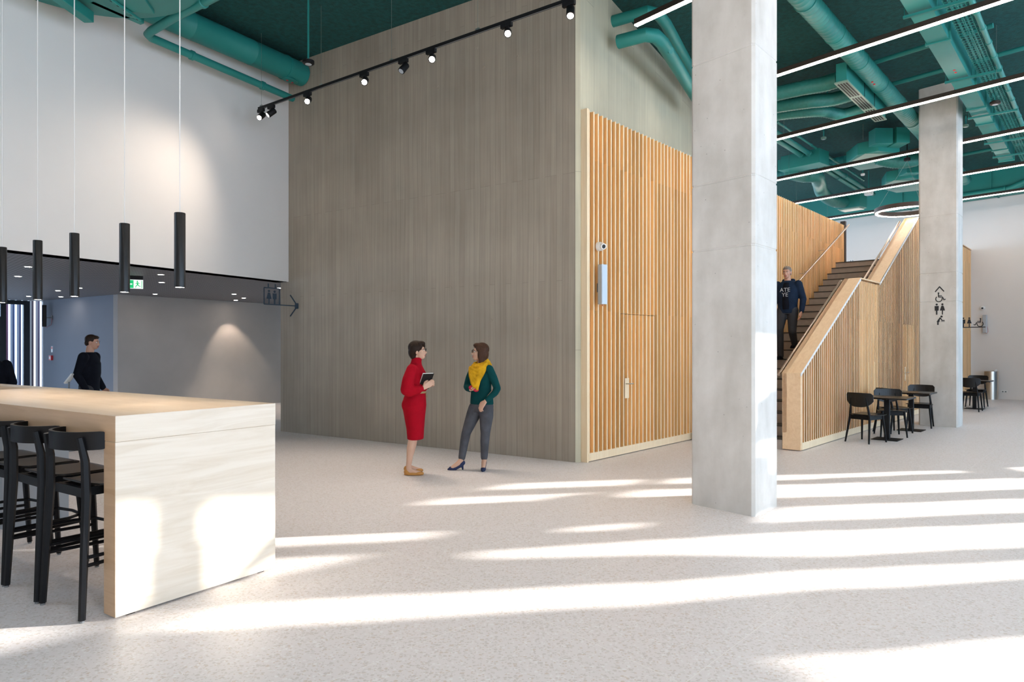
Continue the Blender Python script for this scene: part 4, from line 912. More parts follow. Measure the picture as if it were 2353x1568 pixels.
# ------------------------------------------------------------------ signs and icons (plates in a local x-z plane, thickness along y)
def plate(mb, pts, y0=-0.004, y1=0.0):
    a = [mb.v((x, y0, z)) for x, z in pts]; c = [mb.v((x, y1, z)) for x, z in pts]; n = len(pts)
    mb.face(a); mb.face(c[::-1])
    for i in range(n): mb.face([a[i], c[i], c[(i+1) % n], a[(i+1) % n]])
def disc(mb, x, z, r, n=18, **k): plate(mb, [(x+r*cs(2*PI*i/n), z+r*sn(2*PI*i/n)) for i in range(n)], **k)
def bar(mb, a, c, w_, **k):
    dx, dz = c[0]-a[0], c[1]-a[1]; l = math.hypot(dx, dz); nx, nz = -dz/l*w_/2, dx/l*w_/2
    plate(mb, [(a[0]-nx, a[1]-nz), (c[0]-nx, c[1]-nz), (c[0]+nx, c[1]+nz), (a[0]+nx, a[1]+nz)], **k)
def arc(mb, x, z, r, a0, a1, w_, n=16, **k):
    for i in range(n):
        p, q = [R(a0+(a1-a0)*(i+j)/n) for j in (0, 1.04)]; bar(mb, (x+r*cs(p), z+r*sn(p)), (x+r*cs(q), z+r*sn(q)), w_, **k)
def man(mb, x, z, h, **k):
    disc(mb, x, z+h*0.91, h*0.085, **k); plate(mb, [(x-h*.155, z+h*.36), (x+h*.155, z+h*.36), (x+h*.165, z+h*.78), (x-h*.165, z+h*.78)], **k); bar(mb, (x, z), (x, z+h*.37), h*.11, **k)
def woman(mb, x, z, h, **k):
    disc(mb, x, z+h*0.91, h*0.085, **k); plate(mb, [(x-h*.205, z+h*.36), (x+h*.205, z+h*.36), (x+h*.08, z+h*.79), (x-h*.08, z+h*.79)], **k); bar(mb, (x, z), (x, z+h*.37), h*.085, **k)
def wheelchair(mb, x, z, h, f=1, **k):
    disc(mb, x-f*h*.10, z+h*.93, h*.08, **k); w_ = h*.085
    bar(mb, (x-f*h*.11, z+h*.86), (x-f*h*.08, z+h*.50), w_*1.1, **k); bar(mb, (x-f*h*.10, z+h*.50), (x+f*h*.28, z+h*.50), w_, **k); bar(mb, (x-f*h*.08, z+h*.64), (x+f*h*.22, z+h*.64), w_*.9, **k)
    bar(mb, (x+f*h*.27, z+h*.52), (x+f*h*.42, z+h*.2), w_, **k); bar(mb, (x+f*h*.40, z+h*.2), (x+f*h*.58, z+h*.26), w_, **k)
    if f > 0: arc(mb, x-h*.06, z+h*.32, h*.30, 130, 375, w_, **k)
    else: arc(mb, x+h*.06, z+h*.32, h*.30, 50, -195, w_, **k)
def changing(mb, x, z, h, **k):
    disc(mb, x+h*.08, z+h*.90, h*.11, **k); plate(mb, [(x-h*.40, z+h*.34), (x-h*.12, z+h*.30), (x-h*.10, z+h*.52), (x+h*.02, z+h*.78), (x-h*.08, z+h*.82)], **k)
    bar(mb, (x-h*.27, z), (x-h*.27, z+h*.36), h*.14, **k); bar(mb, (x-h*.02, z+h*.72), (x+h*.12, z+h*.52), h*.09, **k); bar(mb, (x+h*.08, z+h*.46), (x+h*.38, z+h*.46), h*.10, **k); bar(mb, (x, z+h*.35), (x+h*.40, z+h*.35), h*.03, **k)
pc = Vector((8.568, 13.117, 0)) + Vector((cs(A_BL), sn(A_BL), 0))*0.315
t = thing('wayfinding_icons', 'black arrow, wheelchair, toilet and baby-changing icons painted on the far column', 'wall icons', (pc.x, pc.y, 0), A_BL+PI)
mb = MB(); bar(mb, (-0.078, 2.635), (0.003, 2.735), 0.02); bar(mb, (-0.003, 2.735), (0.078, 2.635), 0.02); mb.build('arrow', M['icon'], t)
mb = MB(); wheelchair(mb, 0.0, 2.435, 0.185); mb.build('wheelchair_icon', M['icon'], t)
mb = MB(); man(mb, -0.05, 2.185, 0.22); mb.build('man_icon', M['icon'], t)
mb = MB(); woman(mb, 0.05, 2.185, 0.22); mb.build('woman_icon', M['icon'], t)
mb = MB(); changing(mb, 0.02, 1.985, 0.18); mb.build('changing_icon', M['icon'], t)
# projecting toilet sign at the concrete wall (stands at right angles to it)
p = F_CORE @ Vector((5.722, 0, 2.29))
t = thing('toilet_sign', 'projecting dark steel toilet sign with two figures in a box and an arrow', 'sign', p, A_CORE if False else A_AL-PI/2)
K = dict(y0=-0.004, y1=0.004)
mb = MB(); bar(mb, (-0.70, 0.0), (0.0, 0.0), 0.018, **K); bar(mb, (-0.155, 0.19), (0.0, 0.005), 0.02, **K); bar(mb, (-0.155, -0.19), (0.0, -0.005), 0.02, **K); mb.build('arrow', M['icon_blue'], t)
mb = MB()
for a, c in (((-0.70, 0), (-0.70, 0.285)), ((-0.70, 0.285), (-0.385, 0.285)), ((-0.385, 0.285), (-0.385, 0)), ((-0.615, 0.285), (-0.615, 0.36)), ((-0.47, 0.285), (-0.47, 0.36))): bar(mb, a, c, 0.018, **K)
mb.build('frame', M['icon_blue'], t)
mb = MB(); woman(mb, -0.60, 0.008, 0.245, **K); mb.build('woman_icon', M['icon_blue'], t)
mb = MB(); man(mb, -0.485, 0.008, 0.24, **K); mb.build('man_icon', M['icon_blue'], t)
mb = MB(); mb.box(-0.03, 0.0, -0.03, 0.03, -0.05, 0.05); mb.build('wall_bracket', M['icon_blue'], t)
# second projecting sign at the far end of the stair parapet
p = onst(12.6, 0, 2.11)
t = thing('toilet_sign', 'black toilet and wheelchair icons standing on a thin bar near the white end wall', 'sign', p, A_S2-PI/2)
mb = MB(); bar(mb, (0.0, 0.0), (0.62, 0.0), 0.025, **K); mb.build('bar', M['icon'], t)
mb = MB(); man(mb, 0.10, 0.012, 0.27, **K); mb.build('man_icon', M['icon'], t)
mb = MB(); woman(mb, 0.24, 0.012, 0.27, **K); mb.build('woman_icon', M['icon'], t)
mb = MB(); wheelchair(mb, 0.48, 0.012, 0.24, f=-1, **K); mb.build('wheelchair_icon', M['icon'], t)
# emergency exit sign under the perforated ceiling
t = thing('exit_sign', 'green emergency exit sign with arrow and running figure under the perforated ceiling', 'exit sign', (-6.33, 11.42, 2.74), R(28))
mb = MB(); mb.box(-0.14, 0.14, -0.03, 0.03, -0.06, -0.001); mb.build('housing', M['black_matt'], t, bevel=0.004)
mb = MB(); mb.box(-0.14, 0.14, -0.006, 0.006, -0.21, -0.062); mb.build('panel', M['white_sign'], t)
mb = MB(); mb.box(-0.132, 0.0, -0.0085, -0.0065, -0.203, -0.07); mb.build('green_field', M['green_sign'], t)
K2 = dict(y0=-0.011, y1=-0.009)
mb = MB(); bar(mb, (-0.115, -0.137), (-0.02, -0.137), 0.018, **K2); bar(mb, (-0.115, -0.137), (-0.07, -0.095), 0.018, **K2); bar(mb, (-0.115, -0.137), (-0.07, -0.179), 0.018, **K2); mb.build('arrow', M['white_sign'], t)
K3 = dict(y0=-0.0085, y1=-0.0065)
mb = MB(); disc(mb, 0.055, -0.09, 0.012, **K3); bar(mb, (0.055, -0.105), (0.06, -0.145), 0.022, **K3); bar(mb, (0.06, -0.145), (0.035, -0.165), 0.014, **K3); bar(mb, (0.035, -0.165), (0.03, -0.195), 0.012, **K3); bar(mb, (0.06, -0.145), (0.085, -0.17), 0.014, **K3); bar(mb, (0.085, -0.17), (0.105, -0.17), 0.012, **K3); bar(mb, (0.06, -0.11), (0.09, -0.125), 0.011, **K3); bar(mb, (0.052, -0.11), (0.028, -0.13), 0.011, **K3); bar(mb, (0.122, -0.2), (0.122, -0.075), 0.01, **K3); mb.build('running_figure', M['green_sign'], t)
# fire alarm call point with its little sign
p = Vector((-9.054, 15.5, 0)) + Vector((cs(A_AL), sn(A_AL), 0))*3.02 + Vector((-0.5535, -0.8328, 0))*0.0
t = thing('fire_alarm_button', 'red fire alarm call point on the bluish recess wall', 'fire alarm', (p.x, p.y, 1.28), A_AL+PI)
mb = MB(); mb.box(-0.06, 0.06, -0.05-0.0, 0.0, -0.06, 0.06); mb.build('housing', M['red'], t, bevel=0.004)
mb = MB(); mb.box(-0.03, 0.03, -0.053, -0.0505, -0.03, 0.03); mb.build('button_face', M['plastic_white'], t)
mb = MB(); mb.box(-0.045, 0.045, -0.005, 0.0, 0.14, 0.29); t2 = mb.build('information_sign', M['plastic_white']); tag(t2, 'small white and red pictogram sign above the fire alarm call point', 'sign', loc=(p.x, p.y, 1.28), rot=A_AL+PI)
mb = MB(); mb.box(-0.03, 0.03, -0.0065, -0.0052, 0.22, 0.28); mb.build('red_pictogram', M['red'], t2)

# ------------------------------------------------------------------ glazed end of the low back room, with the yard outside
o = Vector((-12.23, 17.78, 0))
t = bpy.data.objects.new('window_1', None); COL.objects.link(t); t.location = o + Vector((-0.5535, -0.8328, 0))*0.301; t.rotation_euler = (0, 0, A_AR+PI); t['kind'] = 'structure'
def fr(x0, x1, z0, z1, nm='window_frame', d=0.09, m='dark_frame'):
    mb = MB(); mb.box(x0, x1, -d/2, d/2, z0, z1); mb.build(nm, M[m], t, bevel=0.003)
fr(0, 0.14, 0, 2.735); fr(0.14, 4.0, 2.63, 2.735); fr(0.52, 0.64, 0, 2.63); fr(0.64, 4.0, 2.19, 2.31); fr(0.64, 0.80, 0, 2.19); fr(1.7, 1.8, 0, 2.63); fr(3.9, 4.0, 0, 2.63); fr(0.14, 0.52, 0, 0.1); fr(0.8, 3.9, 0, 0.12)
mb = MB(); mb.box(0.14, 0.52, -0.004, 0.004, 0.1, 2.63); mb.build('window_pane', M['glass'], t)
mb = MB(); mb.box(0.64, 3.9, -0.004, 0.004, 2.31, 2.63); mb.build('window_pane', M['glass'], t)
mb = MB(); mb.box(0.8, 1.7, -0.004, 0.004, 0.12, 2.19); mb.build('window_pane', M['glass'], t)
scr = thing('slat_screen', 'screen of upright coloured metal slats outside the glazed end', 'facade screen', (-13.2, 18.6, 0), A_AR+PI)
SC_ = [srgb(70, 22, 45), srgb(60, 66, 85), srgb(70, 60, 80), srgb(48, 36, 46), srgb(64, 70, 92), srgb(60, 60, 90), srgb(48, 58, 90), srgb(90, 50, 70), srgb(50, 60, 92)]
for k, c in enumerate(SC_):
    x = -0.6+0.15*k; mb = MB(); mb.box(x, x+0.05, -0.15, 0.0, 0, 3.2); mb.build('slat', mat('slat_paint', c, 0.5), scr)
mb = MB(); mb.box(-0.65, 0.8, -0.02, 0.02, 3.2, 3.26); mb.build('top_rail', M['dark_frame'], scr)
def tree(label, p, h_, r, seed):
    rnd = random.Random(seed); t = thing('garden_tree', label, 'tree', p, 0)
    mb = MB(); mb.tube([(0, 0, 0), (0.05, 0.02, h_*0.5), (0, 0, h_*0.8)], [0.09, 0.07, 0.03], 8); mb.build('trunk', M['stone'], t)
    mb = MB()
    for k in range(1500):
        d = Vector((rnd.gauss(0, 1), rnd.gauss(0, 1), rnd.gauss(0, 1))).normalized(); q = rnd.uniform(0.75, 1.0)
        c = Vector((d.x*r*q, d.y*r*q, h_*0.58+d.z*h_*0.44*q)); u = Vector((rnd.gauss(0, 1), rnd.gauss(0, 1), rnd.gauss(0, 1))).normalized()*0.08; v_ = u.orthogonal().normalized()*0.05
        mb.face([mb.v(c-u), mb.v(c-v_), mb.v(c+u), mb.v(c+v_)])
    mb.build('foliage', mat('leaf_green', (0.055, 0.13, 0.016), 0.6, noise=0.3, nscale=3), t)
tree('leafy green garden tree outside the glazed end at the far left', (-17.6, 21.5, 0), 3.6, 1.1, 5)

# ------------------------------------------------------------------ people
SKIN = mat('skin', (0.60, 0.36, 0.25), 0.5, noise=0.05, nscale=9); SKIN2 = mat('ruddy_skin', (0.52, 0.28, 0.19), 0.5)
HAIR = mat('dark_brown_hair', (0.025, 0.014, 0.009), 0.4, noise=0.35, nscale=10, stretch=(12, 12, 1), bump=0.4, bscale=12, spec=0.12)
HAIR2 = mat('brown_hair', (0.06, 0.027, 0.015), 0.4, noise=0.35, nscale=10, stretch=(12, 12, 1), bump=0.4, bscale=12, spec=0.12)
GREYHAIR = mat('short_grey_hair', (0.20, 0.16, 0.13), 0.7)
REDKNIT = mat('red_knit', (0.36, 0.004, 0.014), 0.85, noise=0.08, nscale=14, bump=0.55, bscale=9, spec=0.08)
GREENKNIT = mat('dark_green_knit', (0.004, 0.052, 0.055), 0.8, noise=0.08, nscale=14, bump=0.55, bscale=9, spec=0.08)
DENIM = mat('grey_denim', (0.075, 0.078, 0.09), 0.8, noise=0.35, nscale=6, bump=0.6, bscale=13, spec=0.1)
SCARF = mat('mustard_scarf', (0.56, 0.30, 0.012), 0.8, noise=0.30, nscale=9, bump=0.5, bscale=30, spec=0.1)
TAN = mat('tan_leather', (0.50, 0.22, 0.045), 0.45); NAVY = mat('navy_suede', (0.012, 0.022, 0.075), 0.7)
LIP = mat('lips', (0.42, 0.10, 0.10), 0.4); EYEW = mat('eye_white', (0.8, 0.78, 0.75), 0.3); EYED = mat('iris', (0.03, 0.02, 0.015), 0.2)
JACKET = mat('navy_jacket', (0.010, 0.020, 0.042), 0.75, noise=0.2, nscale=12, spec=0.1); DARKCLOTH = mat('dark_cloth', (0.006, 0.007, 0.012), 0.8, noise=0.2, nscale=12, spec=0.08)
TROUS = mat('dark_trousers', (0.022, 0.023, 0.028), 0.8, noise=0.2, nscale=12); GREYTEXT = mat('grey_print', (0.42, 0.43, 0.45), 0.8)
def Hm(c, yaw, pitch=0.0, s=1.0): return Matrix.Translation(Vector(c)) @ Matrix.Rotation(yaw, 4, 'Z') @ Matrix.Rotation(-pitch, 4, 'Y') @ Matrix.Scale(s, 4)
def head(mb, H, neck_to, rn=0.048):
    E_ = lambda c, r: mb.ell(c, r, mx=H)
    E_((-0.012, 0, 0.022), (0.092, 0.073, 0.084)); E_((0.030, 0, -0.035), (0.057, 0.057, 0.076)); E_((0.048, 0, -0.084), (0.036, 0.038, 0.027)); E_((0.062, 0, 0.018), (0.026, 0.046, 0.018))
    E_((0.040, 0.036, -0.030), (0.038, 0.022, 0.028)); E_((0.040, -0.036, -0.030), (0.038, 0.022, 0.028)); E_((0.078, 0, -0.062), (0.014, 0.024, 0.016))
    mb.limb([H @ Vector(p) for p in ((0.080, 0, 0.012), (0.092, 0, -0.012), (0.101, 0, -0.032))], [0.008, 0.010, 0.0115], 8)
    E_((0.096, 0.010, -0.036), (0.010, 0.008, 0.008)); E_((0.096, -0.010, -0.036), (0.010, 0.008, 0.008))
    for sy in (-1, 1): E_((-0.006, sy*0.073, -0.020), (0.019, 0.010, 0.031))
    mb.limb([H @ Vector((-0.018, 0, -0.055)), Vector(neck_to)], [rn, rn*1.08], 12)
def face_bits(H, body, glasses=None):
    for sy in (-1, 1):
        mb = MB(); mb.ell((0.0745, sy*0.031, 0.0), (0.012, 0.013, 0.0070), mx=H); e = mb.build('eye', EYEW, body, smooth=True)
        mb = MB(); mb.ell((0.0835, sy*0.031, 0.0), (0.0045, 0.0062, 0.0062), mx=H); mb.build('iris', EYED, body, smooth=True)
        mb = MB(); mb.tube([H @ Vector(p) for p in ((0.078, sy*0.050, 0.018), (0.089, sy*0.034, 0.024), (0.089, sy*0.014, 0.020))], [0.002, 0.004, 0.003], 6); mb.build('eyebrow', HAIR, body)
    mb = MB(); mb.ell((0.087, 0, -0.060), (0.009, 0.022, 0.0055), mx=H); mb.ell((0.086, 0, -0.070), (0.009, 0.019, 0.006), mx=H); mb.build('lips', LIP, body, smooth=True)
    if glasses:
        mb = MB()
        for sy in (-1, 1):
            pts = [H @ Vector((0.100-0.012*abs(cs(2*PI*i/20))*0.3, sy*0.034+0.026*cs(2*PI*i/20), -0.002+0.019*sn(2*PI*i/20))) for i in range(21)]
            mb.tube(pts, 0.0022, 6); mb.tube([H @ Vector(p) for p in ((0.098, sy*0.060, 0.006), (0.086, sy*0.074, 0.006), (-0.01, sy*0.080, 0.004), (-0.025, sy*0.078, -0.012))], 0.002, 6)
        mb.tube([H @ Vector((0.103, -0.009, 0.004)), H @ Vector((0.106, 0, 0.006)), H @ Vector((0.103, 0.009, 0.004))], 0.002, 6)
        mb.build('eyeglasses', M['black_satin'], glasses)
def hand(mb, wrist, f, n, s, curl=0.35, sc=1.0, spread=0.004):
    """f = towards the fingers, n = back of the hand, s = thumb side."""
    w_ = Vector(wrist); f = Vector(f).normalized(); n = Vector(n); n = (n-f*n.dot(f)).normalized(); s_ = Vector(s); s = f.cross(n); s = s if s.dot(s_) > 0 else -s
    for k, o in enumerate((0.028, 0.0095, -0.0095, -0.027)):
        kn = w_ + f*(0.086 - 0.006*abs(k-1))*sc + s*o*sc
        mb.limb([w_ + f*0.008 + s*o*0.55*sc, kn], [0.0135*sc, 0.0115*sc], 8)
        p, d, a = kn, f.copy(), 0.0
        ls = [(0.040, 0.026, 0.021), (0.045, 0.029, 0.022), (0.041, 0.027, 0.021), (0.032, 0.021, 0.018)][k]; pts = [p]
        for j in range(3):
            a += curl*(0.8, 1.2, 0.9)[j]; p = p + (f*cs(a) - n*sn(a) + s*o*spread*6)*ls[j]*sc; pts.append(p)
        mb.limb(pts, [0.0098*sc, 0.0090*sc, 0.0082*sc, 0.0070*sc], 8)
    b = w_ + f*0.022*sc + s*0.026*sc
    mb.limb([b, b + (f*0.75+s*0.62-n*0.2)*0.036*sc, b + (f*0.75+s*0.62-n*0.2)*0.036*sc + (f*0.95+s*0.05-n*0.3)*0.030*sc, b + (f*0.75+s*0.62-n*0.2)*0.036*sc + (f*0.95-s*0.1-n*0.4)*0.052*sc], [0.0135*sc, 0.0115*sc, 0.0105*sc, 0.0080*sc], 8)

# --- woman in the red dress (local x = facing direction, y = away from the camera)
P1 = thing('person', 'woman in red knitted roll-neck dress and tan flat shoes, holding a black notebook', 'person', (-1.194, 8.30, 0))
H1 = Hm((0.048, 0.0, 1.512), R(3), R(2))
mb = MB(); head(mb, H1, (0.028, 0, 1.34), 0.045)
for y, kx, ax_, hx in ((-0.055, -0.035, -0.055, 0.0), (0.16, -0.045, -0.09, 0.0)):
    mb.limb([(0.0, y*0.7, 0.75), (kx+0.03, y*0.95, 0.47), (kx+0.005, y, 0.33), (ax_, y, 0.10), (ax_+0.005, y, 0.06), (ax_+0.09, y, 0.035), (ax_+0.14, y, 0.028)], [0.070, 0.050, 0.048, 0.031, 0.036, 0.030, 0.022], 12)
mb.loft([(0.01, 0, 0.70, 0.09, 0.13), (0.02, 0, 1.0, 0.09, 0.11), (0.03, 0, 1.25, 0.09, 0.13), (0.028, 0, 1.36, 0.04, 0.045)], 18)
mb.limb([(0.0, -0.13, 1.28), (-0.045, -0.205, 1.05), (0.06, -0.19, 1.035), (0.138, -0.165, 1.062)], [0.04, 0.035, 0.031, 0.024], 10); hand(mb, (0.14, -0.163, 1.064), (0.80, 0.28, 0.52), (0.25, -0.90, 0.1), (-0.45, 0.0, 0.85), 0.42)
mb.limb([(0.01, 0.13, 1.28), (0.01, 0.205, 1.05), (0.09, 0.16, 1.05), (0.18, 0.03, 1.085)], [0.04, 0.035, 0.031, 0.024], 10); hand(mb, (0.185, 0.02, 1.085), (0.62, -0.62, 0.30), (0.75, 0.55, 0.15), (0, 0, 1), 0.55)
B1 = mb.remesh('body', SKIN, P1, 0.0055, 3)
face_bits(H1, B1, P1)
mb = MB()
mb.ell((-0.022, 0, 0.036), (0.098, 0.083, 0.086), mx=H1); mb.ell((-0.056, 0, -0.022), (0.062, 0.081, 0.080), mx=H1); mb.ell((0.035, 0, 0.080), (0.062, 0.068, 0.034), mx=H1); mb.ell((0.064, 0.02, 0.052), (0.030, 0.050, 0.040), mx=H1)
mb.ell((-0.052, 0, -0.080), (0.045, 0.066, 0.030), mx=H1); mb.ell((-0.030, -0.066, 0.015), (0.060, 0.020, 0.062), mx=H1); mb.ell((-0.030, 0.066, 0.015), (0.060, 0.020, 0.062), mx=H1); mb.ell((0.034, -0.060, 0.035), (0.026, 0.014, 0.036), mx=H1); mb.ell((0.036, 0.060, 0.02), (0.028, 0.014, 0.05), mx=H1)
mb.remesh('hair', HAIR, P1, 0.006, 5)
mb = MB()
mb.loft([(0.018, 0.02, 0.43, 0.098, 0.150), (0.016, 0.02, 0.55, 0.106, 0.160), (0.010, 0.01, 0.70, 0.125, 0.175), (0.006, 0, 0.84, 0.146, 0.182), (0.012, 0, 0.93, 0.136, 0.165), (0.024, 0, 1.01, 0.116, 0.138)], 26)
mb.loft([(0.024, 0, 0.985, 0.118, 0.140), (0.026, 0, 1.04, 0.128, 0.150), (0.030, 0, 1.14, 0.130, 0.160), (0.038, 0, 1.21, 0.126, 0.165), (0.018, 0, 1.29, 0.100, 0.155), (0.022, 0, 1.345, 0.070, 0.100)], 26)
mb.ell((0.088, -0.062, 1.185), (0.060, 0.062, 0.062)); mb.ell((0.088, 0.062, 1.185), (0.060, 0.062, 0.062)); mb.ell((-0.055, -0.06, 0.85), (0.085, 0.085, 0.10)); mb.ell((-0.055, 0.06, 0.85), (0.085, 0.085, 0.10))
mb.loft([(0.020, 0, 1.32, 0.080, 0.085), (0.030, 0, 1.37, 0.064, 0.062), (0.036, 0, 1.405, 0.062, 0.060), (0.038, 0, 1.425, 0.058, 0.056)], 22)
mb.limb([(0.0, -0.150, 1.285), (-0.035, -0.205, 1.16), (-0.055, -0.215, 1.045), (-0.02, -0.21, 1.025), (0.07, -0.19, 1.037), (0.118, -0.173, 1.056)], [0.066, 0.074, 0.074, 0.070, 0.055, 0.034], 14)
mb.limb([(0.01, 0.150, 1.285), (0.0, 0.205, 1.16), (0.01, 0.215, 1.045), (0.10, 0.13, 1.055), (0.155, 0.06, 1.075)], [0.066, 0.074, 0.072, 0.055, 0.034], 14)
mb.remesh('dress', REDKNIT, P1, 0.0085, 6)
mb = MB(); mb.loft([(0.023, 0, 0.992, 0.127, 0.149), (0.023, 0, 1.016, 0.127, 0.149)], 30); mb.tube([(0.150, -0.02, 1.0), (0.156, -0.03, 0.97), (0.165, -0.03, 0.94)], 0.005, 6); mb.build('belt', mat('braided_belt', (0.33, 0.22, 0.10), 0.7), P1)
for y, x in ((-0.055, -0.055), (0.16, -0.09)):
    mb = MB(); mb.ell((x-0.012, y, 0.042), (0.048, 0.037, 0.042)); mb.ell((x+0.055, y, 0.026), (0.085, 0.036, 0.026)); mb.ell((x+0.125, y, 0.024), (0.062, 0.039, 0.024)); mb.ell((x+0.06, y, 0.010), (0.125, 0.037, 0.010))
    mb.remesh('shoe', TAN, P1, 0.006, 2)
NBK = thing('notebook', 'black notebook with white page edges held by the woman in red', 'notebook', (-1.194+0.158, 8.30-0.105, 1.143))
NM = Matrix(((0.811, -0.478, 0.336), (0.584, 0.664, -0.465), (0.0, 0.573, 0.819))).to_4x4()
mb = MB(); mb.box(-0.072, 0.072, -0.011, -0.008, -0.115, 0.115, NM); mb.box(-0.072, 0.072, 0.008, 0.011, -0.115, 0.115, NM); mb.box(0.069, 0.072, -0.011, 0.011, -0.115, 0.115, NM); mb.build('cover', M['black_matt'], NBK)
mb = MB(); mb.box(-0.071, 0.068, -0.0078, 0.0078, -0.113, 0.1135, NM); mb.build('pages', M['plastic_white'], NBK)

# --- woman in the green jumper
P2 = thing('person', 'woman in dark green jumper, mustard scarf, grey jeans and navy heels', 'person', (-0.475, 8.62, 0))
H2 = Hm((0.072, -0.01, 1.490), R(190), R(3))
mb = MB(); head(mb, H2, (0.085, 0.0, 1.31), 0.043)
YW2 = Matrix.Translation((0.085, 0, 0)) @ Matrix.Rotation(R(233), 4, 'Z')     # torso turned three quarters to the camera
mb.loft([(-0.012, 0, 0.76, 0.085, 0.12), (0.0, 0, 1.02, 0.075, 0.11), (0.0, 0, 1.24, 0.08, 0.13), (-0.005, 0, 1.335, 0.045, 0.05)], 18, YW2)
mb.limb([(0.0, 0.045, 0.80), (-0.105, 0.015, 0.465), (-0.148, -0.002, 0.22)], [0.065, 0.042, 0.030], 12); mb.limb([(0.150, -0.04, 0.80), (0.140, -0.05, 0.465), (0.124, 0.02, 0.22)], [0.065, 0.042, 0.034], 12)
mb.limb([(-0.148, -0.002, 0.22), (-0.166, -0.015, 0.125), (-0.20, -0.02, 0.085), (-0.265, -0.028, 0.040), (-0.30, -0.03, 0.022)], [0.030, 0.033, 0.032, 0.026, 0.016], 12)
mb.limb([(0.124, 0.02, 0.22), (0.123, 0.02, 0.125), (0.12, -0.02, 0.085), (0.115, -0.085, 0.040), (0.112, -0.12, 0.022)], [0.034, 0.033, 0.032, 0.026, 0.016], 12)
mb.limb([(0.170, -0.09, 1.27), (0.287, -0.13, 1.035), (0.20, -0.17, 0.94), (0.150, -0.20, 0.885)], [0.036, 0.032, 0.030, 0.024], 10); hand(mb, (0.148, -0.20, 0.882), (-0.62, -0.05, -0.78), (-0.45, -0.75, 0.45), (-0.8, -0.2, 0.5), 0.55)
mb.limb([(0.0, 0.09, 1.27), (-0.09, 0.085, 1.045), (-0.075, 0.03, 1.035), (-0.045, -0.07, 1.015)], [0.036, 0.031, 0.029, 0.024], 10); hand(mb, (-0.043, -0.075, 1.013), (0.60, -0.66, 0.10), (0.2, -0.25, -0.95), (-0.7, -0.6, 0.2), 0.50)
B2 = mb.remesh('body', SKIN, P2, 0.0055, 3); face_bits(H2, B2, P2)
mb = MB()
mb.ell((-0.022, 0, 0.036), (0.097, 0.083, 0.086), mx=H2); mb.ell((-0.056, 0, -0.03), (0.058, 0.081, 0.090), mx=H2); mb.ell((0.032, 0, 0.078), (0.060, 0.066, 0.034), mx=H2)
for sy in (-1, 1):
    mb.ell((-0.014, sy*0.068, -0.03), (0.054, 0.021, 0.10), mx=H2); mb.ell((-0.018, sy*0.066, -0.11), (0.044, 0.022, 0.070), mx=H2); mb.ell((0.032, sy*0.058, 0.045), (0.030, 0.016, 0.040), mx=H2)
mb.ell((-0.058, 0, -0.12), (0.042, 0.070, 0.075), mx=H2)
mb.remesh('hair', HAIR2, P2, 0.006, 5)
mb = MB()
mb.loft([(-0.015, 0, 0.825, 0.118, 0.168), (-0.012, 0, 0.92, 0.112, 0.160), (0.0, 0, 1.02, 0.100, 0.142), (0.010, 0, 1.12, 0.110, 0.155), (0.015, 0, 1.20, 0.112, 0.165), (0.0, 0, 1.28, 0.088, 0.165), (-0.005, 0, 1.335, 0.062, 0.095)], 26, YW2)
mb.ell((0.065, 0.06, 1.17), (0.058, 0.062, 0.062), mx=YW2); mb.ell((0.065, -0.06, 1.17), (0.058, 0.062, 0.062), mx=YW2)
mb.limb([(0.190, -0.105, 1.275), (0.245, -0.13, 1.16), (0.292, -0.13, 1.035), (0.265, -0.155, 0.985), (0.165, -0.195, 0.895)], [0.056, 0.053, 0.046, 0.044, 0.033], 14)
mb.limb([(-0.01, 0.105, 1.275), (-0.065, 0.105, 1.16), (-0.098, 0.085, 1.045), (-0.085, 0.03, 1.03), (-0.05, -0.06, 1.016)], [0.056, 0.053, 0.047, 0.043, 0.033], 14)
mb.remesh('jumper', GREENKNIT, P2, 0.0085, 6)
mb = MB()
mb.loft([(-0.012, 0, 0.74, 0.110, 0.150), (-0.015, 0, 0.80, 0.118, 0.166), (-0.012, 0, 0.865, 0.108, 0.158)], 24, YW2)
mb.limb([(0.015, 0.045, 0.77), (-0.02, 0.05, 0.68), (-0.105, 0.015, 0.465), (-0.125, 0.015, 0.36), (-0.158, -0.005, 0.155)], [0.095, 0.090, 0.060, 0.057, 0.045], 14)
mb.limb([(0.150, -0.04, 0.77), (0.152, -0.05, 0.68), (0.140, -0.05, 0.465), (0.132, -0.025, 0.36), (0.123, 0.018, 0.155)], [0.095, 0.090, 0.061, 0.057, 0.045], 14)
mb.remesh('jeans', DENIM, P2, 0.0085, 4)
mb = MB()                                             # scarf: folded strands round the neck, over the chest and a falling tail
for rr, z0, rt in ((0.074, 1.365, 0.022), (0.092, 1.335, 0.026), (0.110, 1.300, 0.026)):
    pts = [(0.080+rr*1.05*cs(a), -0.008+rr*sn(a), z0+0.026*cs(a)-0.030*max(0, -sn(a))) for a in [2*PI*i/24 for i in range(25)]]; mb.limb(pts, [rt*(1+0.15*math.sin(3*i)) for i in range(25)], 9)
for k in range(5):                                    # draped folds, each lower than the last
    d = 0.036*k; pts = []
    for i in range(13):
        u = -1+2*i/12
        pts.append((0.055+0.100*u*(1-0.09*k)-0.010*k, -0.085-0.075*math.sqrt(max(0, 1-u*u))-0.010*k, 1.325+0.028*u-(0.062+d)*(1-u*u)-0.012*k))
    mb.limb(pts, [0.019+0.004*((k+i) % 2) for i in range(13)], 9)
mb.limb([(0.150, -0.105, 1.32), (0.112, -0.160, 1.23), (0.066, -0.182, 1.14), (0.044, -0.190, 1.03)], [0.026, 0.027, 0.024, 0.017], 10)
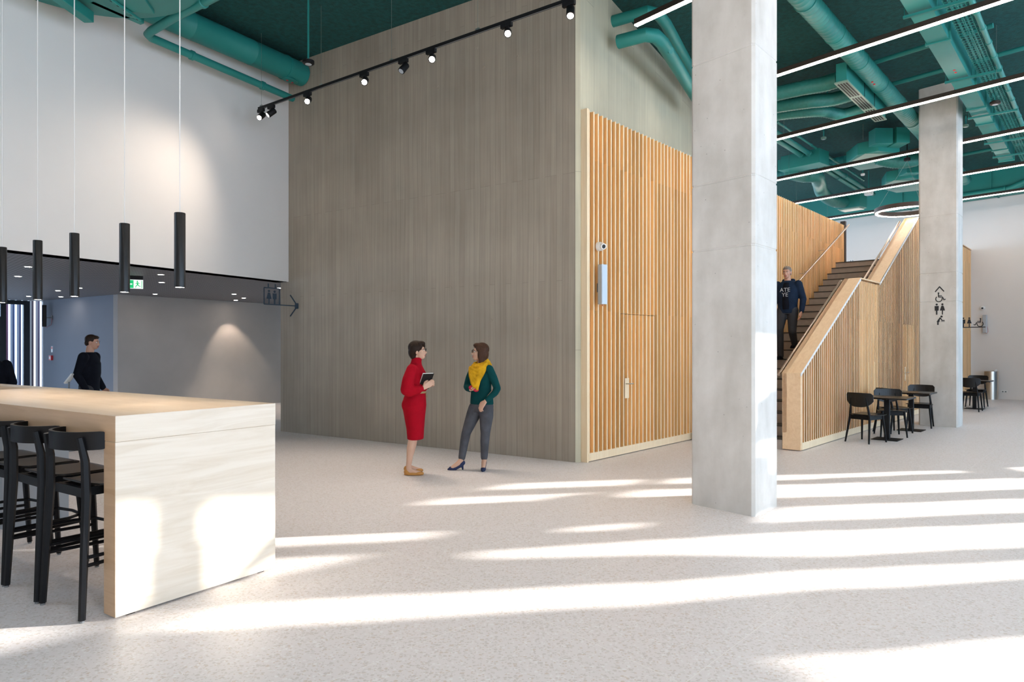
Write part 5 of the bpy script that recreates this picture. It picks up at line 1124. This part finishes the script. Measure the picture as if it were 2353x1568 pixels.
mb.limb([(0.115, -0.120, 1.31), (0.078, -0.172, 1.21), (0.036, -0.186, 1.12), (0.018, -0.190, 1.05)], [0.024, 0.026, 0.024, 0.012], 10)
mb.limb([(-0.022, -0.120, 1.29), (-0.028, -0.150, 1.22), (-0.030, -0.150, 1.165)], [0.024, 0.026, 0.012], 10)
mb.limb([(0.0, -0.145, 1.24), (0.006, -0.170, 1.16), (0.016, -0.180, 1.09)], [0.030, 0.028, 0.016], 10)
mb.remesh('scarf', SCARF, P2, 0.0052, 2)
def pump(toe, heel, hz=0.062):
    t_, h_ = Vector(toe), Vector(heel); d = t_-h_; L_ = d.length; d.normalize(); q = lambda u, z: h_ + d*(L_*u) + Vector((0, 0, z))
    mb = MB()
    mb.limb([q(0.04, hz+0.028), q(0.16, hz+0.018)], [0.034, 0.034], 12); mb.limb([q(0.12, hz+0.006), q(0.36, hz*0.55+0.010), q(0.62, 0.019)], [0.031, 0.030, 0.030], 12)
    mb.limb([q(0.55, 0.024), q(0.80, 0.020), q(0.97, 0.011)], [0.034, 0.027, 0.011], 12); mb.tube([q(0.07, hz+0.01), q(0.03, 0.0)], [0.020, 0.009], 10)
    o_ = mb.remesh('shoe', NAVY, P2, 0.005, 2)
pump((-0.335, -0.03, 0), (-0.140, -0.005, 0)); pump((0.110, -0.165, 0), (0.124, 0.042, 0))
CASE = thing('shiny_case', 'small shiny red rounded case in the hand of the woman with the mustard scarf', 'case', (-0.475, 8.62, 0))
for c in ((-0.028, -0.150, 1.048), (0.030, -0.158, 1.022)):
    mb = MB(); mb.ell(c, (0.036, 0.022, 0.028), mx=None, nu=20, nv=12); mb.build('shell', mat('glossy_red', (0.52, 0.012, 0.045), 0.15), CASE, smooth=True)

# --- three men, partly hidden or far off
def fellow(label, loc, yaw, s, top, legs_m, skin, hair_m, pose='walk', hood=None, print_=False, bare=False):
    t = thing('person', label, 'person', loc, yaw); t.scale = (s, s, s)
    H = Hm((0.045, 0, 1.63), 0, R(-8)); mb = MB(); head(mb, H, (0.0, 0, 1.44), 0.056)
    if pose == 'walk':
        legs = [[(0, -0.09, 0.92), (0.10, -0.10, 0.52), (0.04, -0.10, 0.10)], [(0, 0.09, 0.92), (-0.02, 0.10, 0.50), (-0.17, 0.10, 0.13)]]
        arms = [[(0, -0.19, 1.40), (-0.06, -0.25, 1.13), (0.07, -0.25, 0.90)], [(0, 0.19, 1.40), (-0.03, 0.25, 1.12), (0.10, 0.24, 0.90)]]
    else:
        legs = [[(0, -0.09, 0.92), (0.16, -0.10, 0.56), (0.10, -0.10, 0.06)], [(0, 0.09, 0.92), (0.06, 0.10, 0.52), (-0.10, 0.10, 0.27)]]
        arms = [[(0, -0.19, 1.40), (-0.05, -0.25, 1.13), (0.05, -0.25, 0.89)], [(0, 0.19, 1.40), (-0.03, 0.27, 1.12), (0.08, 0.27, 0.88)]]
    for a in arms:
        d = Vector(a[2])-Vector(a[1]); mb.limb([(0, a[0][1]*0.8, 1.38), Vector(a[1]), Vector(a[2])-d*0.3, a[2]], [0.05, 0.042, 0.036, 0.029], 10); hand(mb, a[2], d, (-0.1, math.copysign(1, a[0][1]), 0), (1, 0, 0), 0.3, 1.1)
    mb.loft([(0, 0, 0.86, 0.09, 0.13), (0, 0, 1.15, 0.10, 0.14), (0, 0, 1.38, 0.07, 0.15), (0, 0, 1.47, 0.05, 0.055)], 18)
    for l in legs: mb.limb(l, [0.075, 0.05, 0.04], 12)
    B = mb.remesh('body', skin, t, 0.008, 3); face_bits(H, B)
    mb = MB(); mb.ell((-0.024, 0, 0.030), (0.096, 0.081, 0.085), mx=H); mb.ell((-0.055, 0, -0.02), (0.056, 0.076, 0.060), mx=H); mb.ell((0.03, 0, 0.076), (0.055, 0.060, 0.028), mx=H); mb.remesh('hair', hair_m, t, 0.008, 4)
    mb = MB(); mb.loft([(-0.005, 0, 0.86, 0.135, 0.185), (0, 0, 1.0, 0.130, 0.175), (0.01, 0, 1.15, 0.138, 0.190), (0.012, 0, 1.30, 0.132, 0.200), (0.0, 0, 1.41, 0.095, 0.180), (0.0, 0, 1.47, 0.075, 0.095)], 24)
    for a in arms:
        d = Vector(a[2])-Vector(a[1]); mb.limb([a[0], a[1], Vector(a[2])-d*0.06], [0.076, 0.060, 0.046], 12)
    if hood: mb.limb([(-0.06, -0.08, 1.47), (-0.10, 0, 1.46), (-0.06, 0.08, 1.47)], [0.045, 0.055, 0.045], 12)
    mb.remesh('jacket', top, t, 0.010, 5)
    mb = MB(); mb.loft([(0, 0, 0.84, 0.120, 0.170), (0, 0, 0.96, 0.125, 0.172)], 20)
    for l in legs: mb.limb(l, [0.105, 0.072, 0.056], 14)
    mb.remesh('trousers', legs_m, t, 0.010, 4)
    for l in legs:
        a = Vector(l[2]); mb = MB(); z = a.z-0.055; mb.ell((a.x-0.01, a.y, z+0.035), (0.06, 0.042, 0.045)); mb.ell((a.x+0.085, a.y, z+0.028), (0.11, 0.045, 0.032)); mb.box(a.x-0.06, a.x+0.18, a.y-0.04, a.y+0.04, z-0.012, z+0.012); mb.remesh('shoe', DARKCLOTH, t, 0.008, 3)
    if print_:
        mb = MB(); mb.loft([(0.020, 0, 0.93, 0.133, 0.090), (0.028, 0, 1.15, 0.138, 0.095), (0.030, 0, 1.33, 0.128, 0.090), (0.015, 0, 1.43, 0.095, 0.07)], 20); sh = mb.build('sweatshirt_front', DARKCLOTH, t, smooth=True)
        for txt, z in (('ATE', 1.255), ('YE', 1.165)):
            fc = bpy.data.curves.new('lettering', 'FONT'); fc.body = txt; fc.size = 0.105; fc.extrude = 0.002; fc.align_x = 'CENTER'; fc.materials.append(GREYTEXT)
            ft = bpy.data.objects.new('lettering_curve', fc); COL.objects.link(ft); bpy.context.view_layer.update(); fm = bpy.data.meshes.new_from_object(ft.evaluated_get(bpy.context.evaluated_depsgraph_get())); bpy.data.objects.remove(ft); fo = bpy.data.objects.new('lettering', fm); COL.objects.link(fo); fo.parent = sh; fo.location = (0.171 if z > 1.2 else 0.172, 0.0, z); fo.rotation_euler = (PI/2, 0, PI/2)
    return t
fellow('man in navy jacket and printed sweatshirt walking down the stair behind the near column', (5.02, 12.43, 1.33), A_S2+PI+R(4), 0.97, JACKET, TROUS, SKIN2, GREYHAIR, 'stair', hood=True, print_=True)
fellow('dark-clothed person walking past behind the counter in front of the recess wall', (-6.50, 10.5, 0), R(8), 1.0, DARKCLOTH, TROUS, SKIN2, HAIR)
fellow('person in a dark jacket cut off by the left edge of the photo', (-7.24, 9.5, 0), R(150), 0.93, DARKCLOTH, TROUS, SKIN2, HAIR)
t = thing('post_stand', 'slim metal post with a small tilted white plate beside the walking dark figure', 'stand', (-6.62, 10.2, 0))
mb = MB(); mb.cyl((0, 0), 0.11, 0, 0.012, 24); mb.build('base_plate', M['alu_dark'], t)
mb = MB(); mb.cyl((0, 0), 0.012, 0.012, 1.03, 12); mb.build('post', M['alu_dark'], t, smooth=True)
MT = Matrix.Translation((0.02, -0.01, 1.08)) @ Matrix.Rotation(R(-52), 4, 'Y')
mb = MB(); mb.box(-0.09, 0.09, -0.05, 0.05, -0.012, 0.012, MT); mb.build('tilted_plate', M['plastic_white'], t, bevel=0.004)
mb = MB(); mb.box(-0.02, 0.075, -0.03, 0.03, 0.0125, 0.016, MT); mb.build('dark_panel', M['black_satin'], t)
